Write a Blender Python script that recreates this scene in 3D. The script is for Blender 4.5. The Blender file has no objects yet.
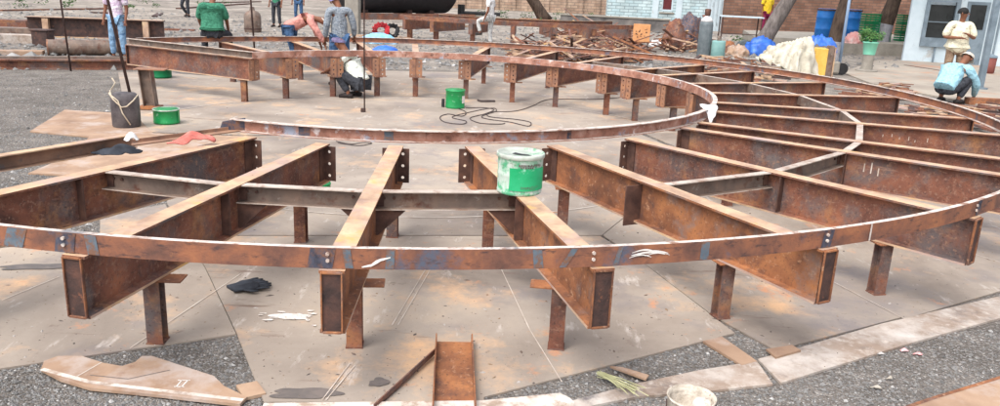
import bpy, bmesh, math, random
import numpy as np
from mathutils import Vector, Matrix
random.seed(7)
R_ = math.radians
SC = bpy.context.scene
COL = SC.collection
# ------------------------------------------------------------ camera
F_PX, PITCH, ROLL, HC = 790.18, 0.2728018, 0.0442046, 2.064      # focal (per 1000 px width), tilt, roll, eye height
fw = Vector((0, math.cos(PITCH), -math.sin(PITCH)))
r0 = Vector((1, 0, 0)); u0 = r0.cross(fw)
rr = math.cos(ROLL)*r0 + math.sin(ROLL)*u0
uu = -math.sin(ROLL)*r0 + math.cos(ROLL)*u0
cam = bpy.data.cameras.new('camera'); camo = bpy.data.objects.new('camera', cam); COL.objects.link(camo)
camo.matrix_world = Matrix(((rr.x, uu.x, -fw.x, 0), (rr.y, uu.y, -fw.y, 0), (rr.z, uu.z, -fw.z, HC), (0, 0, 0, 1)))
cam.sensor_width = 36; cam.sensor_fit = 'HORIZONTAL'; cam.lens = F_PX/1000*36; cam.clip_end = 1500; cam.clip_start = .05
SC.camera = camo
# ------------------------------------------------------------ world, sun, exposure
SUN_EL, SUN_AZ = 58, 215       # azimuth: compass-like, where the sun stands (deg from +Y clockwise)
wd = bpy.data.worlds.new('World'); SC.world = wd; wd.use_nodes = True
nt = wd.node_tree; bg = nt.nodes['Background']; sky = nt.nodes.new('ShaderNodeTexSky'); sky.sky_type = 'NISHITA'
sky.sun_disc = False; sky.sun_elevation = R_(SUN_EL); sky.sun_rotation = R_(SUN_AZ); sky.air_density = 1.0; sky.dust_density = 4.0; sky.ozone_density = .6
hs = nt.nodes.new('ShaderNodeHueSaturation'); hs.inputs['Saturation'].default_value = .35
nt.links.new(sky.outputs[0], hs.inputs['Color']); nt.links.new(hs.outputs[0], bg.inputs[0]); bg.inputs[1].default_value = .15
sl = bpy.data.lights.new('sun', 'SUN'); sl.energy = .6; sl.angle = R_(38); sl.color = (1, .96, .9)
so = bpy.data.objects.new('sun', sl); COL.objects.link(so)
sd = Vector((math.sin(R_(SUN_AZ))*math.cos(R_(SUN_EL)), math.cos(R_(SUN_AZ))*math.cos(R_(SUN_EL)), math.sin(R_(SUN_EL))))
so.rotation_euler = sd.to_track_quat('Z', 'Y').to_euler()
SC.view_settings.view_transform = 'Standard'; SC.view_settings.look = 'None'; SC.view_settings.exposure = 1.13; SC.view_settings.gamma = 1
SC.render.resolution_x = 1024; SC.render.resolution_y = 416

# ------------------------------------------------------------ helpers
def G(px, py, z=0.0):
    """world point at height z seen at photo position (1000x406)"""
    d = (px-500)/F_PX*rr - (py-203)/F_PX*uu + fw
    t = (z-HC)/d.z
    return Vector((d.x*t, d.y*t, z))
def SCL(p):                                   # photo px per metre at p
    return F_PX/((Vector(p)-Vector((0, 0, HC))).dot(fw))
CX, CY = -1.1304, 10.2688                      # centre of the ring frame
RO, RI, RM = 6.775, 3.705, 5.28
ZT = 0.724                                     # top of the beams
def pol(r, az, z=0): return Vector((CX+r*math.cos(R_(az)), CY+r*math.sin(R_(az)), z))

def tag(o, label=None, cat=None, group=None, kind=None):
    if label: o['label'] = label
    if cat: o['category'] = cat
    if group: o['group'] = group
    if kind: o['kind'] = kind
    return o
def empty(name, loc, rz=0, **k):
    o = bpy.data.objects.new(name, None); COL.objects.link(o); o.location = loc; o.rotation_euler = (0, 0, rz); o.empty_display_size = .1
    return tag(o, **k)
def copy_tree(o, parent=None):
    c = o.copy(); COL.objects.link(c); c.parent = parent
    for ch in [x for x in o.children]: copy_tree(ch, c)
    return c
class MB:
    def __init__(s): s.v = []; s.f = []; s.m = []; s.cm = 0
    def add(s, vs, fs):
        b = len(s.v); s.v += [tuple(v) for v in vs]; s.f += [tuple(b+i for i in f) for f in fs]; s.m += [s.cm]*len(fs); return s
    def box(s, c, d, rz=0, M=None):
        x, y, z = d[0]/2, d[1]/2, d[2]/2
        vs = [Vector((a, b, e)) for e in (-z, z) for a, b in ((-x, -y), (x, -y), (x, y), (-x, y))]
        m = M or Matrix.Rotation(rz, 3, 'Z'); c = Vector(c)
        return s.add([m@v+c for v in vs], [(3, 2, 1, 0), (4, 5, 6, 7), (0, 1, 5, 4), (1, 2, 6, 5), (2, 3, 7, 6), (3, 0, 4, 7)])
    def tube(s, pts, r, n=8, caps=True):
        pts = [Vector(p) for p in pts]; rs = r if isinstance(r, (list, tuple)) else [r]*len(pts); vs = []
        up = None
        for i, p in enumerate(pts):
            d = (pts[min(i+1, len(pts)-1)]-pts[max(i-1, 0)])
            if d.length < 1e-9: d = Vector((0, 0, 1))
            d.normalize()
            if up is None:
                a = Vector((0, 0, 1)) if abs(d.z) < .9 else Vector((1, 0, 0)); up = (a-d*a.dot(d)).normalized()
            else:
                up = up-d*up.dot(d)
                up = up.normalized() if up.length > 1e-6 else d.orthogonal().normalized()
            q = d.cross(up)
            for k in range(n):
                t = 2*math.pi*k/n; vs.append(p+(up*math.cos(t)+q*math.sin(t))*rs[i])
        fs = [(i*n+k, i*n+(k+1) % n, (i+1)*n+(k+1) % n, (i+1)*n+k) for i in range(len(pts)-1) for k in range(n)]
        if caps: fs += [tuple(range(n))[::-1], tuple((len(pts)-1)*n+k for k in range(n))]
        return s.add(vs, fs)
    def lathe(s, prof, c=(0, 0, 0), n=24, closed=True):       # prof: (r,z)
        c = Vector(c); vs = [c+Vector((r*math.cos(2*math.pi*k/n), r*math.sin(2*math.pi*k/n), z)) for r, z in prof for k in range(n)]
        fs = [(i*n+k, i*n+(k+1) % n, (i+1)*n+(k+1) % n, (i+1)*n+k) for i in range(len(prof)-1) for k in range(n)]
        if closed: fs += [tuple(range(n))[::-1], tuple((len(prof)-1)*n+k for k in range(n))]
        return s.add(vs, fs)
    def prism(s, poly, z0, z1):                 # polygon of xy points
        n = len(poly); vs = [(p[0], p[1], z0) for p in poly]+[(p[0], p[1], z1) for p in poly]
        a = sum(poly[i][0]*poly[(i+1) % n][1]-poly[(i+1) % n][0]*poly[i][1] for i in range(n))
        fs = [tuple(range(n))[::-1], tuple(range(n, 2*n))]+[(i, (i+1) % n, n+(i+1) % n, n+i) for i in range(n)]
        if a < 0: fs = [f[::-1] for f in fs]
        return s.add(vs, fs)
    def sweep(s, prof, frames, closed=True, caps=True):      # prof: list (a,b); frames: (origin, A, B)
        n = len(prof); vs = [o+A*a+B*b for o, A, B in frames for a, b in prof]
        fs = [(i*n+k, i*n+(k+1) % n, (i+1)*n+(k+1) % n, (i+1)*n+k) for i in range(len(frames)-1) for k in range(n)]
        if caps: fs += [tuple(range(n))[::-1], tuple((len(frames)-1)*n+k for k in range(n))]
        return s.add(vs, fs)
    def build(s, name, mat, parent=None, smooth=False, bevel=0):
        me = bpy.data.meshes.new(name); me.from_pydata(s.v, [], s.f)
        mats = mat if isinstance(mat, (list, tuple)) else [mat]
        for m in mats: me.materials.append(m)
        if len(mats) > 1: me.polygons.foreach_set('material_index', s.m)
        bm = bmesh.new(); bm.from_mesh(me); bmesh.ops.recalc_face_normals(bm, faces=bm.faces); bm.to_mesh(me); bm.free()
        if smooth: me.polygons.foreach_set('use_smooth', [True]*len(me.polygons))
        me.update()
        o = bpy.data.objects.new(name, me); COL.objects.link(o)
        if parent: o.parent = parent
        if bevel:
            b = o.modifiers.new('bevel', 'BEVEL'); b.width = bevel; b.segments = 2; b.limit_method = 'ANGLE'
        return o
# ------------------------------------------------------------ materials
def lin(c): return tuple(((x/255)/12.92 if x/255 <= .04045 else ((x/255+.055)/1.055)**2.4) for x in c)+(1,)
def mat(name, cols, scale=6, detail=8, rough=.8, bump=.15, bscale=60, spec=.3, metal=0, stops=None, stretch=(1, 1, 1), second=None, rnd=True, dist=.3, speck=None, coord='Object', bdist=.01):
    m = bpy.data.materials.new(name); m.use_nodes = True; t = m.node_tree; N = t.nodes; L = t.links; b = N['Principled BSDF']
    tc = N.new('ShaderNodeTexCoord'); vec = tc.outputs[coord]
    if rnd:
        oi = N.new('ShaderNodeObjectInfo'); mu = N.new('ShaderNodeMath'); mu.operation = 'MULTIPLY'; mu.inputs[1].default_value = 37
        L.new(oi.outputs['Random'], mu.inputs[0]); ad = N.new('ShaderNodeVectorMath'); ad.operation = 'ADD'
        L.new(vec, ad.inputs[0]); L.new(mu.outputs[0], ad.inputs[1]); vec = ad.outputs[0]
    mp = N.new('ShaderNodeMapping'); mp.inputs['Scale'].default_value = stretch; L.new(vec, mp.inputs[0])
    n1 = N.new('ShaderNodeTexNoise'); n1.inputs['Scale'].default_value = scale; n1.inputs['Detail'].default_value = detail; n1.inputs['Distortion'].default_value = dist
    n1.inputs['Roughness'].default_value = .62
    L.new(mp.outputs[0], n1.inputs[0])
    cr = N.new('ShaderNodeValToRGB'); e = cr.color_ramp.elements; k = len(cols)
    st = stops or ([.5] if k == 1 else [.3+.4*i/(k-1) for i in range(k)])
    while len(e) > 1: e.remove(e[0])
    e[0].position = st[0]; e[0].color = cols[0] if len(cols[0]) == 4 else tuple(cols[0])+(1,)
    for c, p in list(zip(cols, st))[1:]:
        q = e.new(p); q.color = c if len(c) == 4 else tuple(c)+(1,)
    L.new(n1.outputs[0], cr.inputs[0]); out = cr.outputs[0]
    if second:                                  # (colour, scale, lo, hi[, stretch])
        for sc in (second if isinstance(second, list) else [second]):
            n2 = N.new('ShaderNodeTexNoise'); n2.inputs['Scale'].default_value = sc[1]; n2.inputs['Detail'].default_value = 6; n2.inputs['Roughness'].default_value = .7
            mp2 = N.new('ShaderNodeMapping'); mp2.inputs['Location'].default_value = (sc[1]*3, 5, 9); L.new(vec, mp2.inputs[0])
            if len(sc) > 4: mp2.inputs['Scale'].default_value = sc[4]
            L.new(mp2.outputs[0], n2.inputs[0])
            mr = N.new('ShaderNodeMapRange'); mr.inputs[1].default_value = sc[2]; mr.inputs[2].default_value = sc[3]; L.new(n2.outputs[0], mr.inputs[0])
            mx = N.new('ShaderNodeMix'); mx.data_type = 'RGBA'; L.new(mr.outputs[0], mx.inputs[0]); L.new(out, mx.inputs[6]); mx.inputs[7].default_value = sc[0] if len(sc[0]) == 4 else tuple(sc[0])+(1,)
            out = mx.outputs[2]
    L.new(out, b.inputs['Base Color'])
    b.inputs['Roughness'].default_value = rough; b.inputs['Specular IOR Level'].default_value = spec; b.inputs['Metallic'].default_value = metal
    if bump:
        nb = N.new('ShaderNodeTexNoise'); nb.inputs['Scale'].default_value = bscale; nb.inputs['Detail'].default_value = 6
        L.new(mp.outputs[0], nb.inputs[0]); bp = N.new('ShaderNodeBump'); bp.inputs['Strength'].default_value = bump; bp.inputs['Distance'].default_value = bdist
        L.new(nb.outputs[0], bp.inputs['Height']); L.new(bp.outputs[0], b.inputs['Normal'])
    return m
M = {}
M['rust'] = mat('rusted_steel', [lin((74, 50, 44)), lin((106, 68, 56)), lin((128, 82, 64)), lin((152, 98, 72))], 3.5, 10, .75, .25, 90, .35,
                second=[(lin((104, 94, 92)), 2.0, .5, .64), (lin((166, 118, 78)), 3, .54, .72), (lin((70, 52, 47)), 11, .56, .74), (lin((92, 84, 84)), 1.3, .54, .66), (lin((146, 112, 94)), 34, .54, .68), (lin((66, 48, 44)), 48, .56, .7), (lin((146, 112, 96)), 9, .6, .74, (.4, 1, 2.5))])
M['rust_orange'] = mat('orange_rusted_steel', [lin((102, 68, 52)), lin((146, 96, 66)), lin((176, 118, 76))], 4, 10, .8, .25, 90, .3,
                       second=[(lin((96, 70, 62)), 4, .5, .66), (lin((186, 146, 116)), 26, .58, .72), (lin((84, 60, 52)), 44, .56, .7), (lin((126, 110, 104)), 2.2, .56, .68)])
M['flange'] = mat('skylit_flange_steel', [lin((146, 116, 98)), lin((184, 152, 124)), lin((210, 182, 146))], 5, 9, .6, .15, 80, .5,
                  second=[(lin((205, 160, 90)), 3, .56, .7), (lin((176, 150, 142)), 2.0, .5, .65), (lin((120, 74, 52)), 22, .64, .72)])  # paler than the webs; sky light on the beam tops put into the colour
M['dark'] = mat('dark_scaled_steel', [lin((42, 34, 34)), lin((70, 52, 48)), lin((96, 66, 56))], 8, 9, .7, .35, 70, .4, second=(lin((130, 84, 62)), 14, .58, .7))
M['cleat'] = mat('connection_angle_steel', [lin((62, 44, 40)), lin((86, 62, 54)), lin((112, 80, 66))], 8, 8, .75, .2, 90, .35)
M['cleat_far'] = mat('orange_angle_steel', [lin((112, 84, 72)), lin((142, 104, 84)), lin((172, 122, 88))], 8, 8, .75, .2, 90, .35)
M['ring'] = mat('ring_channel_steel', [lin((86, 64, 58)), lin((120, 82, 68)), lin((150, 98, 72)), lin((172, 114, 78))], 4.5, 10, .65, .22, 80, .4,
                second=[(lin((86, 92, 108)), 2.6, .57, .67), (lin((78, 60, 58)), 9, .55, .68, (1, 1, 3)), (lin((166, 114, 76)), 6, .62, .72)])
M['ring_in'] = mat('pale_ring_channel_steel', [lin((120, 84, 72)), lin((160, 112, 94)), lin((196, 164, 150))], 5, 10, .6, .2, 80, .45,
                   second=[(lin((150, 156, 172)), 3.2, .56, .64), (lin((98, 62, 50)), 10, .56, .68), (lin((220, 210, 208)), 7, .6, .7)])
M['edge'] = mat('pale_edge_steel', [lin((178, 156, 144)), lin((222, 214, 206))], 8, 8, .5, .1, 90, .5, second=[(lin((140, 104, 84)), 11, .52, .62), (lin((120, 116, 118)), 3, .58, .66)])  # paler tone for upward ring faces, bolt heads and the butt weld
M['chan'] = mat('grey_channel_steel', [lin((84, 72, 66)), lin((118, 102, 92)), lin((140, 116, 100))], 5, 9, .6, .2, 80, .4, second=[(lin((96, 60, 46)), 6, .54, .68), (lin((165, 158, 150)), 9, .6, .72)])
M['chan_rust'] = mat('brown_channel_steel', [lin((104, 82, 70)), lin((146, 112, 92)), lin((170, 132, 106))], 4, 9, .65, .2, 80, .35, second=(lin((92, 90, 92)), 3, .56, .66))
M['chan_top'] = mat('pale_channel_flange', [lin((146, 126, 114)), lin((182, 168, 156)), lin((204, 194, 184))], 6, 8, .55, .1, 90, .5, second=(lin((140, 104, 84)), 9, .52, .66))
M['blue'] = mat('blue_paint_mark', [lin((84, 96, 108)), lin((108, 120, 130))], 14, 6, .6, .1, second=(lin((124, 92, 76)), 22, .46, .58))
M['burn'] = mat('heat_blackened_steel', [lin((50, 50, 60)), lin((76, 78, 92)), lin((96, 92, 100))], 12, 6, .6, .1, second=(lin((122, 88, 72)), 14, .47, .6))
M['chalk'] = mat('white_chalk', [lin((214, 206, 198)), lin((240, 238, 234))], 30, 4, .9, 0)
M['chalk_faint'] = mat('faint_chalk_line', [lin((172, 156, 142)), lin((214, 204, 194))], 9, 6, .9, 0)
M['plate'] = mat('dusty_steel_plate', [lin((122, 111, 102)), lin((146, 134, 123)), lin((161, 149, 137)), lin((178, 161, 143))], .9, 10, .72, .12, 12, .3,
                 second=[(lin((206, 168, 132)), 1.3, .55, .72), (lin((132, 124, 122)), .8, .54, .68), (lin((196, 138, 100)), 3.6, .62, .74), (lin((198, 188, 180)), 7, .6, .76, (1, .3, 1)), (lin((116, 98, 88)), 12, .62, .74), (lin((134, 118, 106)), 46, .58, .84), (lin((196, 180, 166)), 70, .64, .84), (lin((120, 100, 88)), 3.2, .62, .7, (.3, 1.6, 1))], bdist=.004)
M['plate_tan'] = mat('tan_offcut_plate', [lin((134, 108, 90)), lin((160, 132, 110)), lin((180, 152, 128))], 2.4, 9, .75, .12, 30, .3, second=[(lin((140, 106, 86)), 8, .6, .72), (lin((176, 160, 150)), 2, .5, .64)])
M['plate_grey'] = mat('paint_splashed_plate', [lin((128, 112, 100)), lin((150, 132, 118)), lin((170, 152, 138))], 2.2, 9, .75, .15, 30, .3, second=[(lin((206, 200, 194)), 2.2, .44, .74), (lin((104, 98, 98)), 2.4, .54, .68), (lin((196, 186, 176)), 13, .52, .72)])
M['paint'] = mat('white_paint_overspray', [lin((190, 176, 164)), lin((222, 214, 206))], 9, 8, .7, .1, second=[(lin((166, 146, 130)), 12, .5, .62), (lin((150, 130, 116)), 3, .55, .65)])
M['splash'] = mat('thin_white_paint', [lin((196, 186, 178)), lin((236, 232, 226))], 22, 6, .8, .1, second=(lin((176, 160, 146)), 40, .56, .64))
M['oil'] = mat('oil_stain', [lin((88, 84, 82)), lin((118, 108, 102))], 12, 6, .5, .05)
M['stone'] = mat('gravel_stone', [lin((96, 90, 86)), lin((140, 134, 130)), lin((186, 182, 178))], 3, 5, .9, 0, coord='Generated', rnd=False)
M['green'] = mat('green_tin_paint', [lin((8, 120, 62)), lin((30, 152, 84))], 6, 6, .4, .05, 60, .5, second=(lin((150, 190, 165)), 12, .62, .7))
M['green_bucket'] = mat('chipped_green_and_white_tin', [lin((206, 214, 206)), lin((186, 200, 190)), lin((150, 192, 166))], 7, 8, .5, .1, 60, .5, second=[(lin((84, 166, 124)), 8, .49, .6), (lin((120, 104, 92)), 20, .58, .68)])
M['label_green'] = mat('green_label_print', [lin((20, 150, 92)), lin((52, 176, 122))], 5, 4, .45, .0, second=(lin((150, 205, 180)), 10, .58, .68))
M['tin'] = mat('dull_tin_lid', [lin((150, 156, 146)), lin((190, 196, 186))], 8, 6, .5, .1, 60, .5, second=(lin((98, 150, 118)), 7, .54, .62))
M['black'] = mat('black_rubber', [(.012, .012, .013), (.03, .03, .032)], 10, 5, .6, .1)
M['cyl'] = mat('sooty_black_cylinder', [lin((52, 48, 52)), lin((84, 78, 80)), lin((104, 98, 98))], 7, 8, .6, .2, 50, .4, second=(lin((160, 152, 148)), 18, .64, .72))
M['grey_cyl'] = mat('grey_gas_cylinder_paint', [lin((88, 98, 102)), lin((118, 126, 130))], 5, 6, .6, .1)
M['rope'] = mat('pale_rope', [lin((176, 160, 138)), lin((206, 194, 174))], 30, 4, .9, .1)
M['wire'] = mat('dark_rod_steel', [lin((52, 40, 40)), lin((84, 64, 58))], 20, 4, .7, .1)
M['cable'] = mat('dark_cable', [lin((52, 44, 46)), lin((84, 72, 70))], 20, 4, .7, 0)
M['redcloth'] = mat('faded_red_cloth', [lin((166, 88, 80)), lin((206, 128, 116))], 9, 6, .9, .3, 200)
M['blackcloth'] = mat('black_cloth', [lin((34, 36, 42)), lin((66, 70, 78))], 9, 6, .9, .3, 200)
M['whitecloth'] = mat('white_cloth', [lin((200, 198, 198)), lin((232, 230, 228))], 9, 6, .9, .3, 200)
M['creamsheet'] = mat('cream_sheet', [lin((150, 143, 126)), lin((188, 182, 166)), lin((212, 207, 194))], 3, 6, .9, .5, 25, second=(lin((128, 118, 100)), 6, .56, .7))
M['tarp'] = mat('blue_tarpaulin', [lin((28, 74, 168)), lin((60, 118, 205))], 4, 5, .45, .2, 30, .5)
M['bluesheet'] = mat('light_blue_sheet', [lin((110, 170, 208)), lin((150, 200, 226))], 5, 5, .6, .2, 30)
M['yellowbox'] = mat('yellow_painted_panel', [lin((206, 160, 70)), lin((226, 184, 96))], 5, 6, .7, .1, second=(lin((130, 90, 60)), 10, .6, .7))
M['orangeboard'] = mat('orange_notice_board', [lin((196, 138, 92)), lin((214, 160, 112))], 5, 6, .8, .1, second=(lin((120, 78, 58)), 40, .66, .72))
M['trunk'] = mat('dark_tree_bark', [lin((52, 44, 40)), lin((78, 66, 58)), lin((98, 84, 74))], 9, 8, .95, .6, 30, .1, bdist=.05, stretch=(1, 1, .3))
M['trunk_grey'] = mat('grey_tree_bark', [lin((84, 78, 76)), lin((112, 104, 100)), lin((134, 126, 122))], 9, 8, .95, .6, 30, .1, bdist=.05, stretch=(1, 1, .3))
M['limewash'] = mat('limewashed_bark', [lin((128, 128, 134)), lin((164, 164, 170))], 9, 8, .95, .6, 30, .1, bdist=.05)
M['leaf'] = mat('tree_leaf', [(.03, .07, .02), (.06, .12, .03)], 4, 4, .6, 0)
M['leaf2'] = mat('potted_plant_leaf', [(.05, .14, .03), (.1, .22, .06)], 4, 4, .6, 0)
M['bluedrum'] = mat('blue_plastic', [lin((20, 84, 150)), lin((34, 104, 172))], 3, 5, .45, .03)
M['crate'] = mat('green_plastic', [lin((6, 92, 54)), lin((16, 118, 72))], 3, 5, .5, .03)
M['pot'] = mat('mint_pot', [lin((120, 196, 168)), lin((140, 208, 182))], 4, 4, .6, 0)
M['concrete'] = mat('concrete', [lin((128, 122, 114)), lin((156, 150, 140))], 4, 8, .9, .2, 40)
M['patio'] = mat('patio_concrete', [lin((138, 128, 118)), lin((158, 148, 136)), lin((174, 164, 150))], .7, 10, .85, .2, 10, .25, second=[(lin((180, 128, 98)), .9, .56, .7), (lin((110, 104, 100)), 3, .6, .72, (.3, 2, 1))])
M['wallwhite'] = mat('pale_blue_white_wall_paint', [lin((176, 192, 200)), lin((200, 212, 218))], 1.2, 8, .7, .06, 20, second=[(lin((150, 160, 166)), 2.2, .58, .72), (lin((160, 150, 140)), .9, .62, .74)])
M['glassdark'] = mat('dark_window_glass', [(.01, .013, .014), (.03, .034, .036)], 2, 3, .15, 0, spec=.6)
M['framegrey'] = mat('grey_window_frame', [lin((96, 110, 120)), lin((126, 140, 150))], 4, 4, .6, .05)
M['maroon'] = mat('maroon_paint', [lin((78, 30, 36)), lin((104, 44, 48))], 4, 4, .7, .05)
M['tankblack'] = mat('black_tank_paint', [lin((26, 26, 30)), lin((44, 42, 46))], 3, 6, .55, .1)
M['skin'] = mat('brown_skin', [lin((112, 72, 54)), lin((134, 88, 66))], 6, 4, .6, 0)
M['hair'] = mat('black_hair', [(.008, .007, .007), (.02, .018, .017)], 40, 4, .7, .3, 200)
M['shoe'] = mat('dark_shoe', [lin((34, 30, 30)), lin((60, 52, 50))], 12, 4, .7, .05)
def cloth(name, *cols, sc=8): return mat(name, [lin(c) for c in cols]+[lin(tuple(k*.82 for k in cols[0]))], sc, 6, .9, .9, 13, .15, bdist=.06, dist=1.5)
def brick(name, c1, c2, mortar, sc=1.0, w=.23, h=.075, ms=.012, rough=.9, bump=.5):
    m = bpy.data.materials.new(name); m.use_nodes = True; t = m.node_tree; N = t.nodes; L = t.links; b = N['Principled BSDF']
    tc = N.new('ShaderNodeTexCoord'); sp = N.new('ShaderNodeSeparateXYZ'); L.new(tc.outputs['Object'], sp.inputs[0])
    ad = N.new('ShaderNodeMath'); ad.operation = 'ADD'; L.new(sp.outputs[0], ad.inputs[0]); L.new(sp.outputs[1], ad.inputs[1])
    cb = N.new('ShaderNodeCombineXYZ'); L.new(ad.outputs[0], cb.inputs[0]); L.new(sp.outputs[2], cb.inputs[1])
    br = N.new('ShaderNodeTexBrick'); L.new(cb.outputs[0], br.inputs[0]); br.inputs['Scale'].default_value = sc
    br.inputs['Brick Width'].default_value = w; br.inputs['Row Height'].default_value = h; br.inputs['Mortar Size'].default_value = ms
    br.inputs['Color1'].default_value = c1; br.inputs['Color2'].default_value = c2; br.inputs['Mortar'].default_value = mortar
    n = N.new('ShaderNodeTexNoise'); n.inputs['Scale'].default_value = 1.6; n.inputs['Detail'].default_value = 9; L.new(tc.outputs['Object'], n.inputs[0])
    mr = N.new('ShaderNodeMapRange'); mr.inputs[1].default_value = .35; mr.inputs[2].default_value = .7; mr.inputs[3].default_value = .75; mr.inputs[4].default_value = 1.15; L.new(n.outputs[0], mr.inputs[0])
    mx = N.new('ShaderNodeVectorMath'); mx.operation = 'SCALE'; L.new(br.outputs[0], mx.inputs[0]); L.new(mr.outputs[0], mx.inputs['Scale'])
    L.new(mx.outputs[0], b.inputs['Base Color']); b.inputs['Roughness'].default_value = rough; b.inputs['Specular IOR Level'].default_value = .2
    bp = N.new('ShaderNodeBump'); bp.inputs['Strength'].default_value = bump; bp.inputs['Distance'].default_value = .01; bp.invert = True
    L.new(br.outputs[1], bp.inputs['Height']); L.new(bp.outputs[0], b.inputs['Normal'])
    return m
M['brickwhite'] = brick('whitewashed_brick', lin((170, 194, 200)), lin((196, 212, 214)), lin((140, 156, 160)), 1, .5, .17, .02)
M['brickbrown'] = brick('brown_brick', lin((120, 88, 74)), lin((146, 110, 92)), lin((104, 90, 82)), 1, .42, .14, .016)
M['bricktan'] = brick('pinkish_rubble_brick', lin((158, 132, 114)), lin((180, 156, 136)), lin((132, 118, 106)), 1, .5, .2, .02)

def ground_mat():
    m = bpy.data.materials.new('grey_gravel_ground'); m.use_nodes = True; t = m.node_tree; N = t.nodes; L = t.links; b = N['Principled BSDF']
    tc = N.new('ShaderNodeTexCoord')
    vo = N.new('ShaderNodeTexVoronoi'); vo.inputs['Scale'].default_value = 75; L.new(tc.outputs['Object'], vo.inputs[0])
    v2 = N.new('ShaderNodeTexVoronoi'); v2.inputs['Scale'].default_value = 24; L.new(tc.outputs['Object'], v2.inputs[0])
    sp = N.new('ShaderNodeSeparateColor'); L.new(vo.outputs['Color'], sp.inputs[0])
    cr = N.new('ShaderNodeValToRGB'); e = cr.color_ramp.elements
    e[0].position = 0; e[0].color = lin((96, 90, 86)); e[1].position = 1; e[1].color = lin((172, 167, 162))
    q = e.new(.45); q.color = lin((110, 104, 99)); q = e.new(.85); q.color = lin((126, 120, 114))
    L.new(sp.outputs[0], cr.inputs[0])
    nf = N.new('ShaderNodeTexNoise'); nf.inputs['Scale'].default_value = .35; nf.inputs['Detail'].default_value = 10; nf.inputs['Roughness'].default_value = .7; L.new(tc.outputs['Object'], nf.inputs[0])
    c2 = N.new('ShaderNodeValToRGB'); e = c2.color_ramp.elements; e[0].position = .35; e[0].color = lin((124, 116, 110)); e[1].position = .66; e[1].color = lin((184, 174, 162))
    L.new(nf.outputs[0], c2.inputs[0])
    # sandier towards the far side of the yard (a real change of surface, by position)
    se = N.new('ShaderNodeSeparateXYZ'); L.new(tc.outputs['Object'], se.inputs[0])
    mr = N.new('ShaderNodeMapRange'); mr.inputs[1].default_value = 14; mr.inputs[2].default_value = 26; mr.inputs[3].default_value = .12; mr.inputs[4].default_value = .85; L.new(se.outputs[1], mr.inputs[0])
    mx = N.new('ShaderNodeMix'); mx.data_type = 'RGBA'; L.new(mr.outputs[0], mx.inputs[0]); L.new(cr.outputs[0], mx.inputs[6]); L.new(c2.outputs[0], mx.inputs[7])
    n3 = N.new('ShaderNodeTexNoise'); n3.inputs['Scale'].default_value = 2.4; n3.inputs['Detail'].default_value = 8; L.new(tc.outputs['Object'], n3.inputs[0])
    m3 = N.new('ShaderNodeMapRange'); m3.inputs[1].default_value = .35; m3.inputs[2].default_value = .7; m3.inputs[3].default_value = .72; m3.inputs[4].default_value = 1.2; L.new(n3.outputs[0], m3.inputs[0])
    ml = N.new('ShaderNodeVectorMath'); ml.operation = 'SCALE'; L.new(mx.outputs[2], ml.inputs[0]); L.new(m3.outputs[0], ml.inputs['Scale'])
    L.new(ml.outputs[0], b.inputs['Base Color']); b.inputs['Roughness'].default_value = .95; b.inputs['Specular IOR Level'].default_value = .15
    ad = N.new('ShaderNodeMath'); ad.operation = 'ADD'; L.new(vo.outputs['Distance'], ad.inputs[0]); L.new(v2.outputs['Distance'], ad.inputs[1])
    bp = N.new('ShaderNodeBump'); bp.inputs['Strength'].default_value = .8; bp.inputs['Distance'].default_value = .015; bp.invert = True
    L.new(ad.outputs[0], bp.inputs['Height']); L.new(bp.outputs[0], b.inputs['Normal'])
    return m
M['ground'] = ground_mat()

# ------------------------------------------------------------ ground
mb = MB(); mb.add([(-300, -40, 0), (300, -40, 0), (300, 500, 0), (-300, 500, 0)], [(0, 1, 2, 3)])
tag(mb.build('ground', M['ground']), kind='structure')

PLATES = []
def plate(name, pxs, z0, z1, m, label=None, cat='steel plate', group=None, raw=None, kind=None, parent=None):
    pts = raw or [G(x, y, z1) for x, y in pxs]
    c = sum(pts, Vector((0, 0, 0)))/len(pts); c.z = 0
    PLATES.append([(p.x, p.y) for p in pts])
    mb = MB(); mb.prism([((p-c).x, (p-c).y) for p in pts], z0, z1)
    o = mb.build(name, m); o.location = c
    if parent: o.parent = parent
    return tag(o, label, cat, group, kind)
FG = 'flat steel floor plates laid under the frame'
FP = [
 ('front left floor plate whose corner meets the gravel and the curved offcut', [(-260, 420), (0, 368.5), (236, 334), (205, 268), (186, 236), (165, 204), (100, 216), (100, 240), (0, 248), (-260, 268)]),
 ('front centre floor plate with white paint splash and black gloves on it', [(186.8, 236), (205.8, 268), (236.9, 333.6), (264, 402), (484, 402), (484, 397), (735, 333), (713, 316.5), (642, 262), (600, 236)]),
 ('right floor plate running out under the curved ring end', [(642.6, 262), (714, 316), (775, 350), (795, 345), (902, 317), (904, 319), (1000, 291), (1200, 235), (1200, 178), (860, 168), (640, 205), (603, 235)]),
 ('middle floor plate under the inner ends of the front beams', [(167, 203), (188, 235), (602, 235), (640, 204), (760, 184), (640, 134), (330, 134), (246, 136), (170, 160)]),
 ('round centre floor plate with green tin and coiled cable', [(124, 104), (152, 132), (246, 135), (330, 133), (700, 133), (760, 120), (660, 84), (560, 74), (350, 70), (235, 70), (118, 72)]),
 ('floor plate on the far right under the inner ring bend', [(644, 133), (764, 184), (862, 167), (960, 160), (860, 108), (760, 98), (690, 90), (662, 85), (762, 120), (702, 133.5)]),
]
for i, (lb, px) in enumerate(FP): plate('steel_floor_plate', px, .002, .012+.0002*i, M['plate'], lb, 'floor plate', FG)
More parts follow.
